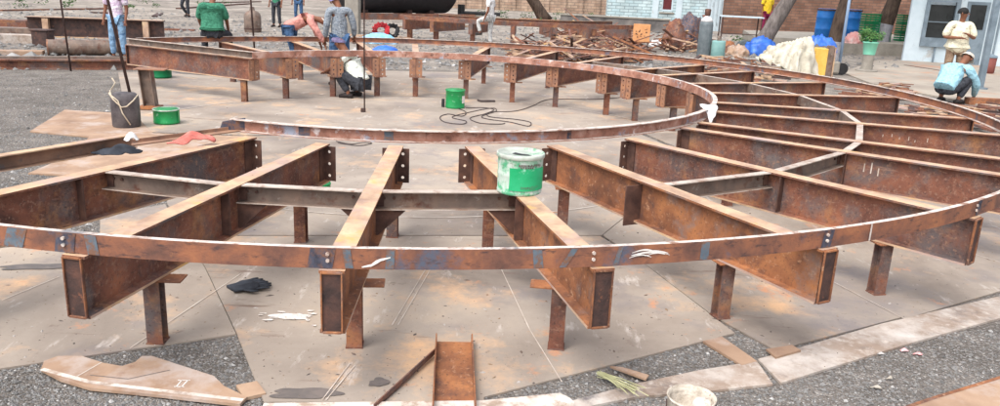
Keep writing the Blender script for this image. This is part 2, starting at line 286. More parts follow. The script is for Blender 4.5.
plate('steel_floor_plate', [(30, 131), (65, 109.5), (118, 113), (123, 104), (153, 133), (243, 136), (165, 158), (100, 176), (28, 173), (78, 152), (89, 136.5)], .0025, .02, M['plate_tan'], 'tan plate with a notch under the black cylinder on the left', 'floor plate', FG)

def circ_line(r, a0, a1, z, w, name, m, parent=None, n=60):
    mb = MB(); vs = []; fs = []
    for i in range(n+1):
        a = a0+(a1-a0)*i/n
        vs += [pol(r-w/2, a, z), pol(r+w/2, a, z)]
    fs = [(2*i, 2*i+1, 2*i+3, 2*i+2) for i in range(n)]
    return mb.add(vs, fs).build(name, m, parent)
def strip(pxs, w, z, name, m, parent=None, label=None, cat=None, world=None):
    pts = world or [G(x, y, z) for x, y in pxs]; vs = []
    for i, p in enumerate(pts):
        d = (pts[min(i+1, len(pts)-1)]-pts[max(i-1, 0)]).normalized(); q = Vector((-d.y, d.x, 0))
        vs += [p-q*w/2, p+q*w/2]
    mb = MB(); mb.add(vs, [(2*i, 2*i+1, 2*i+3, 2*i+2) for i in range(len(pts)-1)])
    return tag(mb.build(name, m, parent), label, cat)
chalk = empty('chalk_layout_lines', (0, 0, 0), label='white chalk layout lines drawn across the floor plates', cat='chalk lines')
circ_line(4.0, 25, 160, .0205, .022, 'chalk_arc', M['chalk_faint'], chalk)
circ_line(3.56, -105, -45, .017, .018, 'chalk_arc', M['chalk_faint'], chalk)
for px in ([(355, 365), (326, 400)], [(350, 363), (322, 400)], [(430, 270), (398, 325)], [(425, 270), (392, 325)], [(240, 274), (130, 348)], [(498, 262), (530, 330), (562, 382)], [(828, 279), (905, 319)],
           [(2, 300), (60, 276)], [(1000, 262), (930, 240)]):
    strip(px, .0055, .018, 'chalk_line', M['chalk_faint'], chalk)
def blot(c, rx, ry, z, m, name, label, cat, parent=None, n=40, seed=1, jag=.35, ang=0):
    rd = random.Random(seed); ph = [rd.uniform(0, 6.28) for _ in range(7)]; vs = []
    for i in range(n):
        t = 2*math.pi*i/n; k = 1+sum(jag/(j+1.5)*math.sin((j+1)*t+ph[j]) for j in range(7))
        x, y = rx*k*math.cos(t), ry*k*math.sin(t); vs.append((c.x+x*math.cos(ang)-y*math.sin(ang), c.y+x*math.sin(ang)+y*math.cos(ang), z))
    mb = MB(); vs.append((c.x, c.y, z)); mb.add(vs, [(i, (i+1) % n, n) for i in range(n)])
    return tag(mb.build(name, m, parent), label, cat)
sp_ = empty('paint_splash', (0, 0, 0), label='white paint splash on the front centre plate', cat='paint splash')
rd = random.Random(31)
blot(G(292, 318.5), .13, .04, .017, M['splash'], 'splash', None, None, sp_, seed=5, jag=.3)
for i in range(26):
    c = G(292, 319); c = c+Vector((rd.gauss(0, .11), rd.gauss(0, .045), 0)); blot(c, rd.uniform(.008, .03), rd.uniform(.004, .012), .0174+.0001*i, M['splash'], 'splash', None, None, sp_, seed=40+i)
blot(G(377, 385), .045, .05, .017, M['oil'], 'oil_stain', 'small dark oil stain near the lying channel', 'oil stain', seed=4)
blot(G(298, 396), .17, .055, .016, M['oil'], 'oil_stain', 'wide dark stain above the white painted strip', 'oil stain', seed=8)
blot(G(40, 268), .25, .06, .017, M['oil'], 'oil_stain', 'grey smear on the far left plate below the ring', 'oil stain', seed=9, ang=.25)
blot(G(215, 74), .9, .3, .0215, M['oil'], 'oil_stain', 'dark scorched patch under the far left girder', 'oil stain', seed=12)

# flat bars and offcuts round the plates
SG = 'white splashed flat bars along the front edge of the plates'
plate('flat_bar', [(262, 407), (264, 403), (482, 400.5), (560, 393), (570, 398), (574, 402), (574, 420), (262, 428)], .018, .028, M['paint'], 'flat bar under white overspray along the bottom edge', 'flat bar', SG)
plate('flat_bar', [(634, 384), (700, 370), (757, 361), (773, 384), (700, 392), (640, 396), (560, 412), (560, 404)], .002, .016, M['plate_grey'], 'flat bar behind the crusted paint bucket', 'flat bar', SG)
plate('flat_bar', [(758, 359), (812, 344), (880, 324), (1000, 296), (1060, 280), (1060, 302), (1000, 318), (904, 345), (832, 367), (781, 383)], .002, .016, M['plate_grey'], 'long flat bar curving up to the right edge', 'flat bar', SG)
plate('steel_offcut', [(703, 341), (722, 336.5), (757, 361), (742, 365)], .003, .018, M['plate_tan'], 'small tan offcut in the gap between plate and flat bars', 'offcut')
plate('steel_offcut', [(766, 349), (792, 345), (801, 350), (776, 357)], .017, .03, M['plate_tan'], 'tiny tan offcut at the head of the long flat bar', 'offcut')
plate('steel_offcut', [(236, 385), (257, 381), (266, 393), (244, 398)], .003, .02, M['plate_tan'], 'tan offcut against the corner of the front centre plate', 'offcut')
plate('steel_offcut', [(610, 366), (622, 367), (649, 375), (646, 379)], .02, .032, M['plate_tan'], 'narrow pointed offcut beside the straw bundle', 'offcut')
plate('rusty_curved_plate', [(900, 409), (940, 395), (1000, 376), (1060, 356), (1100, 420), (1000, 470), (850, 470)], .004, .045, M['plate_tan'], 'rusty plate with curved edge in the bottom right corner', 'steel plate')
cp_ = [o for o in COL.objects if o.name.startswith('rusty_curved_plate')][0]
o = strip([(893, 411.5), (938, 396.5), (1000, 377.5), (1058, 358)], .022, .047, 'rusty_rim', M['rust_orange']); o.parent = cp_; o.location = -cp_.location
oc = empty('curved_offcut', (0, 0, 0), label='tan curved offcut with a white painted rim on the gravel', cat='offcut')
o = plate('offcut_sheet', [(41, 369), (44, 361), (58, 356), (82, 356), (104, 363), (122, 366), (135, 362), (142, 356), (152, 356), (214, 376), (224, 386), (247, 397), (240, 404), (160, 395), (90, 388), (60, 379)], .01, .026, M['plate_tan'])
del o['category']; o.parent = oc
strip([(42, 369), (60, 374), (90, 382), (160, 390.5), (243, 400)], .028, .0275, 'white_rim', M['paint'], oc)
strip([(102, 362), (76, 377)], .008, .0278, 'scribed_line', M['chalk_faint'], oc)
for a, b in (((176, 387), (182, 380)), ((181.5, 387), (188, 380)), ((178, 380.4), (190, 380.2)), ((174, 386.6), (184, 386.8))):
    strip([a, b], .006, .028, 'painted_number', M['chalk'], oc)
strip([(90, 375), (128, 379), (170, 370)], .006, .0276, 'dark_scratch', M['oil'], oc)

# loose stones (countless)
def inside(x, y):
    for P in PLATES:
        c = False; n = len(P)
        for i in range(n):
            x1, y1 = P[i]; x2, y2 = P[i-1]
            if (y1 > y) != (y2 > y) and x < (x2-x1)*(y-y1)/(y2-y1)+x1: c = not c
        if c: return True
    return False
def stones(n, pxbox, smin, smax, name, seed):
    rd = random.Random(seed); vs = []; fs = []; k = 0
    while k < n:
        px = rd.uniform(pxbox[0], pxbox[2]); py = rd.uniform(pxbox[1], pxbox[3]); p = G(px, py, 0)
        if p.y > 40 or inside(p.x, p.y): k += .34; continue
        s = rd.uniform(smin, smax)*(1+2*rd.random()**6); b = len(vs); a = rd.uniform(0, 6.28)
        for dx, dy, dz in ((1, 0, 0), (0, 1, 0), (-1, 0, 0), (0, -1, 0)):
            r = s*rd.uniform(.6, 1.2); vs.append((p.x+r*(dx*math.cos(a)-dy*math.sin(a)), p.y+r*(dx*math.sin(a)+dy*math.cos(a)), s*rd.uniform(0, .3)))
        vs.append((p.x+s*rd.uniform(-.3, .3), p.y+s*rd.uniform(-.3, .3), s*rd.uniform(.6, 1.0)))
        fs += [(b, b+1, b+4), (b+1, b+2, b+4), (b+2, b+3, b+4), (b+3, b, b+4)]; k += 1
    me = bpy.data.meshes.new(name); me.from_pydata(vs, [], fs); me.update()
    ca = me.color_attributes.new('stone_tone', 'FLOAT_COLOR', 'POINT')
    vals = []
    for i in range(len(vs)//5):
        t = rd.random(); g = (.11+.13*t if t < .95 else .28+.16*rd.random()); vals += [g*1.03, g, g*.97, 1]*5
    ca.data.foreach_set('color', vals)
    o = bpy.data.objects.new(name, me); COL.objects.link(o); me.materials.append(M['stonec']); return o
m = bpy.data.materials.new('mixed_gravel_stone'); m.use_nodes = True; a = m.node_tree.nodes.new('ShaderNodeAttribute'); a.attribute_name = 'stone_tone'
m.node_tree.links.new(a.outputs['Color'], m.node_tree.nodes['Principled BSDF'].inputs['Base Color']); m.node_tree.nodes['Principled BSDF'].inputs['Roughness'].default_value = .9; M['stonec'] = m
tag(stones(26000, (-60, 330, 1060, 440), .002, .0068, 'loose_gravel', 3), 'loose grey gravel along the front of the plates', 'gravel', kind='stuff')
tag(stones(14000, (-60, 60, 260, 240), .003, .012, 'loose_gravel', 5), 'loose grey gravel across the left yard', 'gravel', kind='stuff')
tag(stones(2600, (450, 6, 615, 22), .07, .2, 'rubble_bank', 16), 'pale rubble bank below the pinkish brick wall', 'rubble', kind='stuff')
tag(stones(7500, (-40, 0, 900, 70), .02, .06, 'rubble_stones', 6), 'scattered rubble stones over the far yard', 'rubble', kind='stuff')

def grit(n, seed):
    rd = random.Random(seed); vs = []; fs = []; k = 0; tone = []
    while k < n:
        px = rd.uniform(-40, 1040); py = 70+330*rd.random()**.8; p = G(px, py, .013)
        if not inside(p.x, p.y): k += .1; continue
        s = rd.uniform(.0012, .0032)*(1+3*rd.random()**8); b = len(vs); a = rd.uniform(0, 6.28); l = rd.uniform(1, 3)
        for dx, dy in ((l, 0), (0, 1), (-l, 0), (0, -1)): vs.append((p.x+s*(dx*math.cos(a)-dy*math.sin(a)), p.y+s*(dx*math.sin(a)+dy*math.cos(a)), .0125))
        vs.append((p.x, p.y, (.0135+s*.6))); fs += [(b, b+1, b+4), (b+1, b+2, b+4), (b+2, b+3, b+4), (b+3, b, b+4)]; k += 1
        g = rd.choice(((.1, .08, .07), (.14, .1, .08), (.24, .16, .1), (.4, .36, .33))); tone += [*g, 1]*5
    me = bpy.data.meshes.new('slag_grit'); me.from_pydata(vs, [], fs); ca = me.color_attributes.new('stone_tone', 'FLOAT_COLOR', 'POINT'); ca.data.foreach_set('color', tone); me.update(); me.materials.append(M['stonec'])
    o = bpy.data.objects.new('slag_grit', me); COL.objects.link(o); return tag(o, 'dark slag grit and chips scattered over the floor plates', 'grit', kind='stuff')
grit(3000, 21)
# ------------------------------------------------------------ frame
H, BW, TF, TW = .32, .122, .014, .011
I_PROF = [(-BW/2, 0), (BW/2, 0), (BW/2, -TF), (TW/2, -TF-.004), (TW/2, -H+TF+.004), (BW/2, -H+TF), (BW/2, -H), (-BW/2, -H), (-BW/2, -H+TF), (-TW/2, -H+TF+.004), (-TW/2, -TF-.004), (-BW/2, -TF)]
def I_beam(mb, L, prof=I_PROF, x0=0, z=0):
    n = len(prof); vs = [(x, a, b+z) for x in (x0, x0+L) for a, b in prof]; b = len(mb.v)
    mb.v += vs
    for k in range(n):
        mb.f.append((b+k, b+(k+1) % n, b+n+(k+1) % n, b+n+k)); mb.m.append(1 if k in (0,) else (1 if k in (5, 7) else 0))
    for e, o in ((0, 1), (n, -1)):
        for q in ((0, 1, 2, 11), (11, 2, 3, 10), (10, 3, 4, 9), (9, 4, 5, 8), (8, 5, 6, 7)):
            mb.f.append(tuple(b+e+i for i in q)); mb.m.append(0)
def holed_plate(mb, o, U, V, N, w, h, t, cols, rows, r, mu, mv):
    """plate of width w (U) and height h (V, downwards) with cols x rows octagonal holes"""
    cu = [mu+(w-2*mu)*i/max(1, cols-1) if cols > 1 else w/2 for i in range(cols)]
    cv = [mv+(h-2*mv)*i/max(1, rows-1) for i in range(rows)]
    eu = [0]+[(cu[i]+cu[i+1])/2 for i in range(cols-1)]+[w]; ev = [0]+[(cv[i]+cv[i+1])/2 for i in range(rows-1)]+[h]
    for i in range(cols):
        for j in range(rows):
            vs = []
            for d in (0, t):
                cor = [(eu[i+1], cv[j]), (eu[i+1], ev[j+1]), (cu[i], ev[j+1]), (eu[i], ev[j+1]), (eu[i], cv[j]), (eu[i], ev[j]), (cu[i], ev[j]), (eu[i+1], ev[j])]
                hol = [(cu[i]+r*math.cos(math.pi/4*k), cv[j]+r*math.sin(math.pi/4*k)) for k in range(8)]
                for a, b in cor+hol: vs.append(o+U*a+V*b+N*d)
            fs = []
            for k in range(8):
                k2 = (k+1) % 8
                fs += [(k, k2, 8+k2, 8+k), (16+k, 24+k, 24+k2, 16+k2), (8+k, 8+k2, 24+k2, 24+k), (k, 16+k, 16+k2, k2)]
            mb.add(vs, fs)
def beam(pin, pout, label, far=False, cols=1, web='rust', plate_end=True, stiff=(), cleats=True):
    d = (pout-pin); L = d.length; az = math.atan2(d.y, d.x)
    e = empty('radial_beam', (pin.x, pin.y, ZT), az, label=label, cat='steel beam', group='radial beams of the ring frame')
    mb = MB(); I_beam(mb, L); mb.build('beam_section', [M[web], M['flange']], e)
    X, Y, Z = Vector((1, 0, 0)), Vector((0, 1, 0)), Vector((0, 0, -1))
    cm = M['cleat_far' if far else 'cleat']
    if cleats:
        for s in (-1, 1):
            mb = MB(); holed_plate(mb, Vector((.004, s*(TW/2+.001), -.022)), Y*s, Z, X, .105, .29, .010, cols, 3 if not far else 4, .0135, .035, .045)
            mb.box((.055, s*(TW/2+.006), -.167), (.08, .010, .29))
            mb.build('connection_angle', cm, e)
    if plate_end:
        mb = MB(); mb.box((L+.004, 0, -H/2), (.007, BW*.86, H-.02)); ep = mb.build('end_plate', M['dark'], e)
        mb = MB(); rw = BW*.86
        for c_, d_ in (((L+.009, -rw/2+.004, -H/2), (.017, .008, H-.012)), ((L+.009, rw/2-.004, -H/2), (.017, .008, H-.012)), ((L+.009, 0, -.008), (.017, rw-.017, .011)), ((L+.009, 0, -H+.008), (.017, rw-.017, .011))): mb.box(c_, d_)
        mb.build('weld_rim', M['rust_orange'], ep, bevel=.002)
    if far: e.scale.z = 1.1
    for x, sides in stiff:
        for s in sides:
            mb = MB(); mb.box((x, s*.037, -H/2), (.010, .058, H-.045)); mb.build('stiffener', M['cleat'], e)
    return e, L, az
def out_to(pin, pth, R):
    d = (pth-pin).normalized(); o = Vector((CX, CY, ZT)); f = pin-o; b = f.dot(d); c = f.dot(f)-R*R
    return pin+d*(-b+math.sqrt(b*b-c))
gz = lambda x, y: G(x, y, ZT)
BEAMS = {}
def addbeam(k, pin, pth, lab, R=6.80, **kw):
    pout = out_to(pin, pth, R) if R else pth
    BEAMS[k] = (pin, pout); return beam(pin, pout, lab, **kw)
def on(k, R):                                   # point of a beam's axis at radius R
    pin, pout = BEAMS[k]; return out_to(pin, pout, R)
rmid = RM-RI
addbeam('A', gz(251, 136.5), gz(0, 192), 'leftmost near beam running out of the left edge below the black cloth', R=None or 7.1, stiff=((1.66, (1, -1)),))
addbeam('B', gz(323, 143), gz(130, 230), 'near beam whose end plate hangs at the lower left under the ring', stiff=((1.6, (1, -1)),))
addbeam('C', gz(396, 145.5), gz(348, 239), 'near beam pointing almost straight at the viewer, dark end plate', web='rust_orange')
addbeam('D', gz(472, 146), gz(576, 243), 'near beam that carries the green and white bucket', web='rust_orange', stiff=((1.6, (1, -1)),))
addbeam('E', gz(553, 145), gz(806, 240), 'near beam right of the bucket with a bracket plate on its web', stiff=((1.72, (1,)),), web='rust_orange')
addbeam('F', gz(629, 138), gz(940, 209), 'long near beam right of the bracketed one, rust red web', stiff=((1.6, (1, -1)),))
addbeam('G', gz(682, 127), gz(1000, 174), 'grey patched beam ending off the right edge below the others', stiff=((1.6, (1, -1)),))
addbeam('H', gz(699, 122), gz(1000, 158), 'beam next above the grey patched one on the right side')
addbeam('I', gz(709, 110.5), gz(1000, 134.7), 'beam leaving the right edge with chalk marks on its web')
addbeam('J', gz(709, 101.5), gz(967, 118), 'beam on the right whose outer end is the lower of two open ends')
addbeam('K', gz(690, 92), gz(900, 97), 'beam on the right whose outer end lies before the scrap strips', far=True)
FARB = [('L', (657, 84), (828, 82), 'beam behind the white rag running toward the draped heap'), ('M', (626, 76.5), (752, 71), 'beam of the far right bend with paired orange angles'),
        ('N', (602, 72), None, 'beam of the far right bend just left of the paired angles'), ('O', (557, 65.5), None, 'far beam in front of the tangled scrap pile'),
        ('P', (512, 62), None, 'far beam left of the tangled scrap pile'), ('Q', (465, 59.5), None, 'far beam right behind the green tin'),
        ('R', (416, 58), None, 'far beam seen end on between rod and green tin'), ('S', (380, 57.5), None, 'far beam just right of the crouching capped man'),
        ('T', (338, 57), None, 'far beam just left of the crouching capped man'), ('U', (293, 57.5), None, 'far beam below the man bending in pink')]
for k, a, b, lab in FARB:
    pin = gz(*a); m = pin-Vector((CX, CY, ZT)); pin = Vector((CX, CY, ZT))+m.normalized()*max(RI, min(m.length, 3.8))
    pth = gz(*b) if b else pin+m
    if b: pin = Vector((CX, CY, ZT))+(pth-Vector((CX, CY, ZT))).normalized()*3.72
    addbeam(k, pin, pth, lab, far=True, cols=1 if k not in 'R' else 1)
addbeam('V', gz(254, 58.5), gz(140, 45.5), 'long girder on the far left facing the viewer on a tall post', R=6.75, far=True)
# bracket plate on E
pin, pout = BEAMS['E']; d = (pout-pin).normalized(); azE = math.atan2(d.y, d.x); q = Vector((-d.y, d.x, 0))
eE = [o for o in COL.objects if o.name.startswith('radial_beam')][4]
mb = MB(); mb.box((1.27, -.080, -.19), (.010, .145, .30)); mb.build('bracket_plate', M['cleat'], eE, bevel=.002)
mb = MB(); mb.box((1.60, .08, -.19), (.010, .13, .30)); mb.build('bracket_plate', M['cleat'], eE, bevel=.002)

# rings
def channel_ring(mb, R, az0, az1, z, h, toes, fl=.05, t=.008, n=None, edge_mat=1, flb=None):
    """curved channel: web at radius R, flanges towards 'toes' (+1 outward, -1 inward)"""
    n = n or int(abs(az1-az0)/1.5)
    s = toes
    flb = flb or fl; prof = [(0, 0), (s*flb, 0), (s*flb, t), (s*t, t), (s*t, h-t), (s*fl, h-t), (s*fl, h), (0, h)]
    b = len(mb.v); k = len(prof)
    for i in range(n+1):
        a = az0+(az1-az0)*i/n
        for r, zz in prof: mb.v.append(tuple(pol(R+r, a, z+zz)))
    for i in range(n):
        for j in range(k):
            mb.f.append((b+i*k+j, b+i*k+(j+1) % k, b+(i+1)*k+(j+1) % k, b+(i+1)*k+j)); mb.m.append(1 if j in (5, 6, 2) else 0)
    for e in (b, b+n*k): 
        for qd in ((0, 1, 2, 3), (0, 3, 4, 7), (4, 5, 6, 7)): mb.f.append(tuple(e+i for i in qd)); mb.m.append(0)
RZ, RH = ZT+.002, .103
ring = empty('outer_ring', (0, 0, 0), label='long outer ring channel curved round the beam ends, chalked and heat marked', cat='steel ring')
mb = MB(); channel_ring(mb, RO, -116, 144, RZ, RH, -1, .032, flb=.058); mb.build('ring_channel', [M['ring'], M['edge']], ring)
def ring_patch(R, az, wdeg, z0, z1, name, m, par, slant=0, off=.0025):
    mb = MB(); vs = []; n = 6
    for i in range(n+1):
        a = az-wdeg/2+wdeg*i/n
        vs += [pol(R+off, a, z0), pol(R+off, a+slant, z1)]
    mb.add(vs, [(2*i, 2*i+2, 2*i+3, 2*i+1) for i in range(n)]); return mb.build(name, m, par)
def azpx(x, y, z):
    p = G(x, y, z); return math.degrees(math.atan2(p.y-CY, p.x-CX))
zm = RZ+RH/2
for x, w, s in ((4, .9, .3), (103, .5, -.1)): ring_patch(RO, azpx(x, 240, zm), w, RZ+.003, RZ+RH-.003, 'blue_mark', M['blue'], ring, s)
for x, w, s in ((350, .32, -.12), (390, .34, .05), (538, .4, -.1), (562, .28, .5), (617, .2, .2), (705, .42, .0)): ring_patch(RO, azpx(x, 257-(x > 650)*6, zm), w, RZ+.004, RZ+RH-.004, 'blue_mark', M['blue'], ring, s)
for x, y, w in ((62, 243, .85), (320, 257, 1.0), (822, 237, .6), (974, 207, .45)): ring_patch(RO, azpx(x, y, zm), w, RZ+.002, RZ+RH-.002, 'weld_scorch', M['burn'], ring, .15)
for (x, y) in ((63, 243), (329, 256), (591, 255), (822, 237), (972, 208)):
    a = azpx(x, y, zm)
    for dz in (.022, .055):
        mb = MB(); c = pol(RO+.004, a, RZ+.02+dz); n = Vector((math.cos(R_(a)), math.sin(R_(a)), 0)); mb.tube([c, c+n*.01], .0095, 6); mb.build('bolt_head', M['edge'], ring)
mb = MB(); 
a = azpx(860, 229, zm); ring_patch(RO, a, .12, RZ+.002, RZ+RH, 'butt_weld', M['edge'], ring, 0, .004)
a1 = azpx(362, 265, RZ+.02); a2 = azpx(390, 257, RZ+.08)
def ring_stroke(pts, wz, name, m, par):
    mb = MB(); vs = []
    for i, (az, z) in enumerate(pts):
        k = wz*(1-.7*abs(2*i/(len(pts)-1)-1)); vs += [pol(RO+.0045, az, z-k/2), pol(RO+.0045, az, z+k/2)]
    mb.add(vs, [(2*i, 2*i+2, 2*i+3, 2*i+1) for i in range(len(pts)-1)]); return mb.build(name, m, par)
ring_stroke([(a1, RZ+.012), ((a1*2+a2)/3, RZ+.022), ((a1+a2)/2, RZ+.038), ((a1+2*a2)/3, RZ+.05), (a2, RZ+.062)], .02, 'chalk_stroke', M['chalk'], ring)
b1 = azpx(634, 258, zm); b2 = azpx(668, 256, zm)
for dz, wz, k0, k1 in ((0, .012, 0, 1), (.014, .010, .02, .75), (-.012, .008, -.05, .6), (.004, .012, .2, 1.1), (-.006, .007, .4, 1.15)):
    ring_stroke([(b1+(b2-b1)*(k0+(k1-k0)*t/8), zm+dz+.02*math.sin(t/8*2.6)-.012*t/8) for t in range(9)], wz, 'chalk_stroke', M['chalk'], ring)
iring = empty('inner_ring', (0, 0, 0), label='smaller inner ring channel lying on the inner beam ends', cat='steel ring')
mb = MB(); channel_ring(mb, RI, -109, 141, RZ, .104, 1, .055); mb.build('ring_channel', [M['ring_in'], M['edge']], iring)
for x, w in ((290, 1.6), (388, 1.2), (577, .7)):
    ring_patch(RI, azpx(x, 137, zm), w, RZ+.012, RZ+.085, 'blue_grey_patch', M['burn'] if x != 388 else M['blue'], iring, 0, .0105)
p0 = G(219, 131, ZT+.004); p1 = G(246, 131, ZT+.004)
mb = MB(); dd = (p1-p0).normalized(); nn = Vector((-dd.y, dd.x, 0)); vs = []
for o_ in (0, .01):
    for u, z in ((0, 0), (1, 0), (1, .115), (.14, .082)): vs.append(p0+(p1-p0)*u+nn*o_+Vector((0, 0, z)))
mb.add(vs, [(0, 1, 2, 3), (7, 6, 5, 4), (0, 4, 5, 1), (1, 5, 6, 2), (2, 6, 7, 3), (3, 7, 4, 0)]); mb.build('end_gusset', M['burn'], iring)

# radial edge channels lying on the two border beams
def chan_straight(mb, p0, p1, h, fl, side, z, t=.008, web_to=None):
    d = (p1-p0); L = d.length; d.normalize(); q = Vector((-d.y, d.x, 0))*side
    prof = [(0, 0), (fl, 0), (fl, t), (t, t), (t, h-t), (fl, h-t), (fl, h), (0, h)]
    b = len(mb.v); k = 8
    for o_ in (p0, p1):
        for a, zz in prof: v = o_+q*a; mb.v.append((v.x, v.y, z+zz))
    for j in range(k): mb.f.append((b+j, b+(j+1) % k, b+k+(j+1) % k, b+k+j)); mb.m.append(1 if j in (6, 1) or j == 5 else 0)
    for e in (b, b+k):
        for qd in ((0, 1, 2, 3), (0, 3, 4, 7), (4, 5, 6, 7)): mb.f.append(tuple(e+i for i in qd)); mb.m.append(0)
ec = empty('edge_channel', (0, 0, 0), label='radial edge channel with black cloth on it, out of the left edge', cat='steel channel')
pA = G(131, 146.5, ZT+.004); pB = G(0, 169.5, ZT+.004); dB = (pB-pA).normalized(); pB = pA+dB*2.6
mb = MB(); chan_straight(mb, pA-dB*.0, pB, .105, .075, 1, ZT+.004); 
# toes must face the viewer (+x,-y)
tst = Vector((-dB.y, dB.x, 0))
if tst.dot(Vector((0.3, -1, 0))) < 0: mb = MB(); chan_straight(mb, pA, pB, .14, .07, -1, ZT+.004)
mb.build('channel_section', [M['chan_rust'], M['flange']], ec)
pe = G(247, 130.5, ZT+.004)
mb = MB(); d = (pe-pA); q = Vector((-d.y, d.x, 0)).normalized()*.045; sh_ = q*(1 if q.y > 0 else -1)*.9; mb.prism([(pA-q+sh_)[:2], (pe-q+sh_)[:2], (pe+q+sh_)[:2], (pA+q+sh_)[:2]], ZT+.004, ZT+.013); qq_ = q.normalized()*(1 if q.y > 0 else -1); mb.box(tuple((pA+pe)/2+sh_+qq_*.04+Vector((0, 0, .022)))[:3], ((pe-pA).length, .008, .028), math.atan2(d.y, d.x)); mb.build('flat_extension', M['chan_rust'], ec)
ec2 = empty('edge_channel', (0, 0, 0), label='grey channel lying on top of the far left girder', cat='steel channel')
pa = BEAMS['V'][0]+Vector((0, .04, 0)); pb = BEAMS['V'][1]+Vector((0, .04, 0))
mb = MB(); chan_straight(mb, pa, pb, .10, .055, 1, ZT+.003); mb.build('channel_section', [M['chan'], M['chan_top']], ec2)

# cross channels between the beams, tops flush
def cross(a, b, lab, R1=RM, R2=RM, gus=False, bolts=True, toes=None):
    A = on(a, R1); B = on(b, R2); d = (B-A); L = d.length; d.normalize(); A = A+d*.012; B = B-d*.012
    e = empty('cross_channel', (0, 0, 0), label=lab, cat='steel channel', group='cross channels between the beams')
    q = Vector((-d.y, d.x, 0)); outw = (A+B)/2-Vector((CX, CY, ZT)); side = 1 if q.dot(outw) > 0 else -1
    z0 = ZT-.125-.004
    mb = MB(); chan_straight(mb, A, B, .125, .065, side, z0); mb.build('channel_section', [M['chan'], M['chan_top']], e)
    qq = q*side
    for P, s in ((A, 1), (B, -1)):
        mb = MB(); c = P+d*s*.03+qq*.014; mb.box((c.x, c.y, z0+.06), (.05, .008, .09), math.atan2(d.y, d.x)); mb.build('splice_angle', M['cleat'], e)
        if bolts:
            for k in (.055, .12):
                c = P+d*s*(k)+qq*.008; mb = MB(); mb.tube([Vector((c.x, c.y, z0+.07)), Vector((c.x, c.y, z0+.07))+qq*.012], .011, 6); mb.build('bolt_head', M['cleat'], e)
        if gus:
            mb = MB(); t = .005; a1_ = P+d*s*.0; a2_ = P+d*s*.20; vs = []
            for w_ in (-t, t):
                for pt, z in ((a1_, z0-.003), (a2_, z0-.003), (a1_, z0-.19)): v = pt+qq*(.04+w_); vs.append((v.x, v.y, z))
            mb.add(vs, [(0, 1, 2), (5, 4, 3), (0, 3, 4, 1), (1, 4, 5, 2), (2, 5, 3, 0)]); mb.build('gusset', M['cleat'], e)
    return e
cross('A', 'B', 'grey cross channel between the two leftmost near beams', R1=5.29, R2=5.3)
cross('B', 'C', 'cross channel with two round marks left of the end on beam', gus=True)
cross('C', 'D', 'cross channel running from the end on beam to the bucket', R2=5.27, gus=True)
cross('E', 'F', 'cross channel right of the bracketed beam', R1=5.27)
cross('F', 'G', 'cross channel in the bay of the grey patched beam')
names = {'H': 'G', 'I': 'H', 'J': 'I', 'K': 'J', 'L': 'K', 'M': 'L', 'N': 'M', 'O': 'N'}
labs = {'H': 'short cross channel at the start of the right hand bend', 'I': 'cross channel at the rightmost point of the bend with white dab', 'J': 'cross channel just past the rightmost point of the bend',
        'K': 'cross channel two bays past the rightmost point of the bend', 'L': 'cross channel in the bay before the draped heap', 'M': 'cross channel near the outer grey gas cylinder', 'N': 'cross channel in front of the orange board', 'O': 'cross channel before the tangled scrap'}
for k, pv in names.items(): cross(pv, k, labs[k], bolts=False)

# marks on the steel
def web_mark(k, R, dz, w, h, side, name, m, par, t=.0075):
    pin, pout = BEAMS[k]; d = (pout-pin).normalized(); q = Vector((-d.y, d.x, 0))*side; c = on(k, R)+q*t; c.z = ZT-dz
    mb = MB(); mb.add([c-d*w/2-Vector((0, 0, h/2)), c+d*w/2-Vector((0, 0, h/2)), c+d*w/2+Vector((0, 0, h/2)), c-d*w/2+Vector((0, 0, h/2))], [(0, 1, 2, 3)]); o = mb.build(name, m); o.parent = par
    o.matrix_parent_inverse = Matrix.LocRotScale(par.location, par.rotation_euler, None).inverted(); return o
BO = {k: o for k, o in zip(BEAMS, [o for o in COL.objects if o.name.startswith('radial_beam')])}
rd = random.Random(77)
for i in range(6): web_mark('I', 5.55+i*.09+rd.uniform(-.02, .02), .12+rd.uniform(-.02, .03), .007, rd.uniform(.02, .05), -1, 'chalk_mark', M['chalk_faint'], BO['I'])
for i in range(0): web_mark('H', 5.5+i*.05, .16+rd.uniform(-.03, .03), .008, rd.uniform(.04, .09), -1, 'chalk_mark', M['chalk_faint'], BO['H'])
for i in range(3): web_mark('G', 5.5+i*.06, .14+rd.uniform(-.03, .03), .010, rd.uniform(.06, .11), -1, 'chalk_mark', M['chalk_faint'], BO['G'])
# pedestals
def post_mesh():
    e = empty('pedestal', (0, 0, 0))
    w = .088; t = .007; h = .391
    prof = [(-w/2, -w/2), (w/2, -w/2), (w/2, -w/2+t), (t/2, -w/2+t), (t/2, w/2-t), (w/2, w/2-t), (w/2, w/2), (-w/2, w/2), (-w/2, w/2-t), (-t/2, w/2-t), (-t/2, -w/2+t), (-w/2, -w/2+t)]
    mb = MB(); mb.sweep(prof, [(Vector((0, 0, .02)), Vector((1, 0, 0)), Vector((0, 1, 0))), (Vector((0, 0, h)), Vector((1, 0, 0)), Vector((0, 1, 0)))], caps=False)
    o = mb.build('post', M['rust'], e)
    mb = MB(); mb.box((.045, 0, h+.0055), (.25, .12, .010)); mb.build('cap_plate', M['rust_orange'], e, bevel=.002)
    mb = MB(); mb.box((-.0, 0, .0165), (.098, .098, .008)); mb.build('foot_plate', M['rust'], e)
    return e
PED0 = post_mesh()
first = [True]
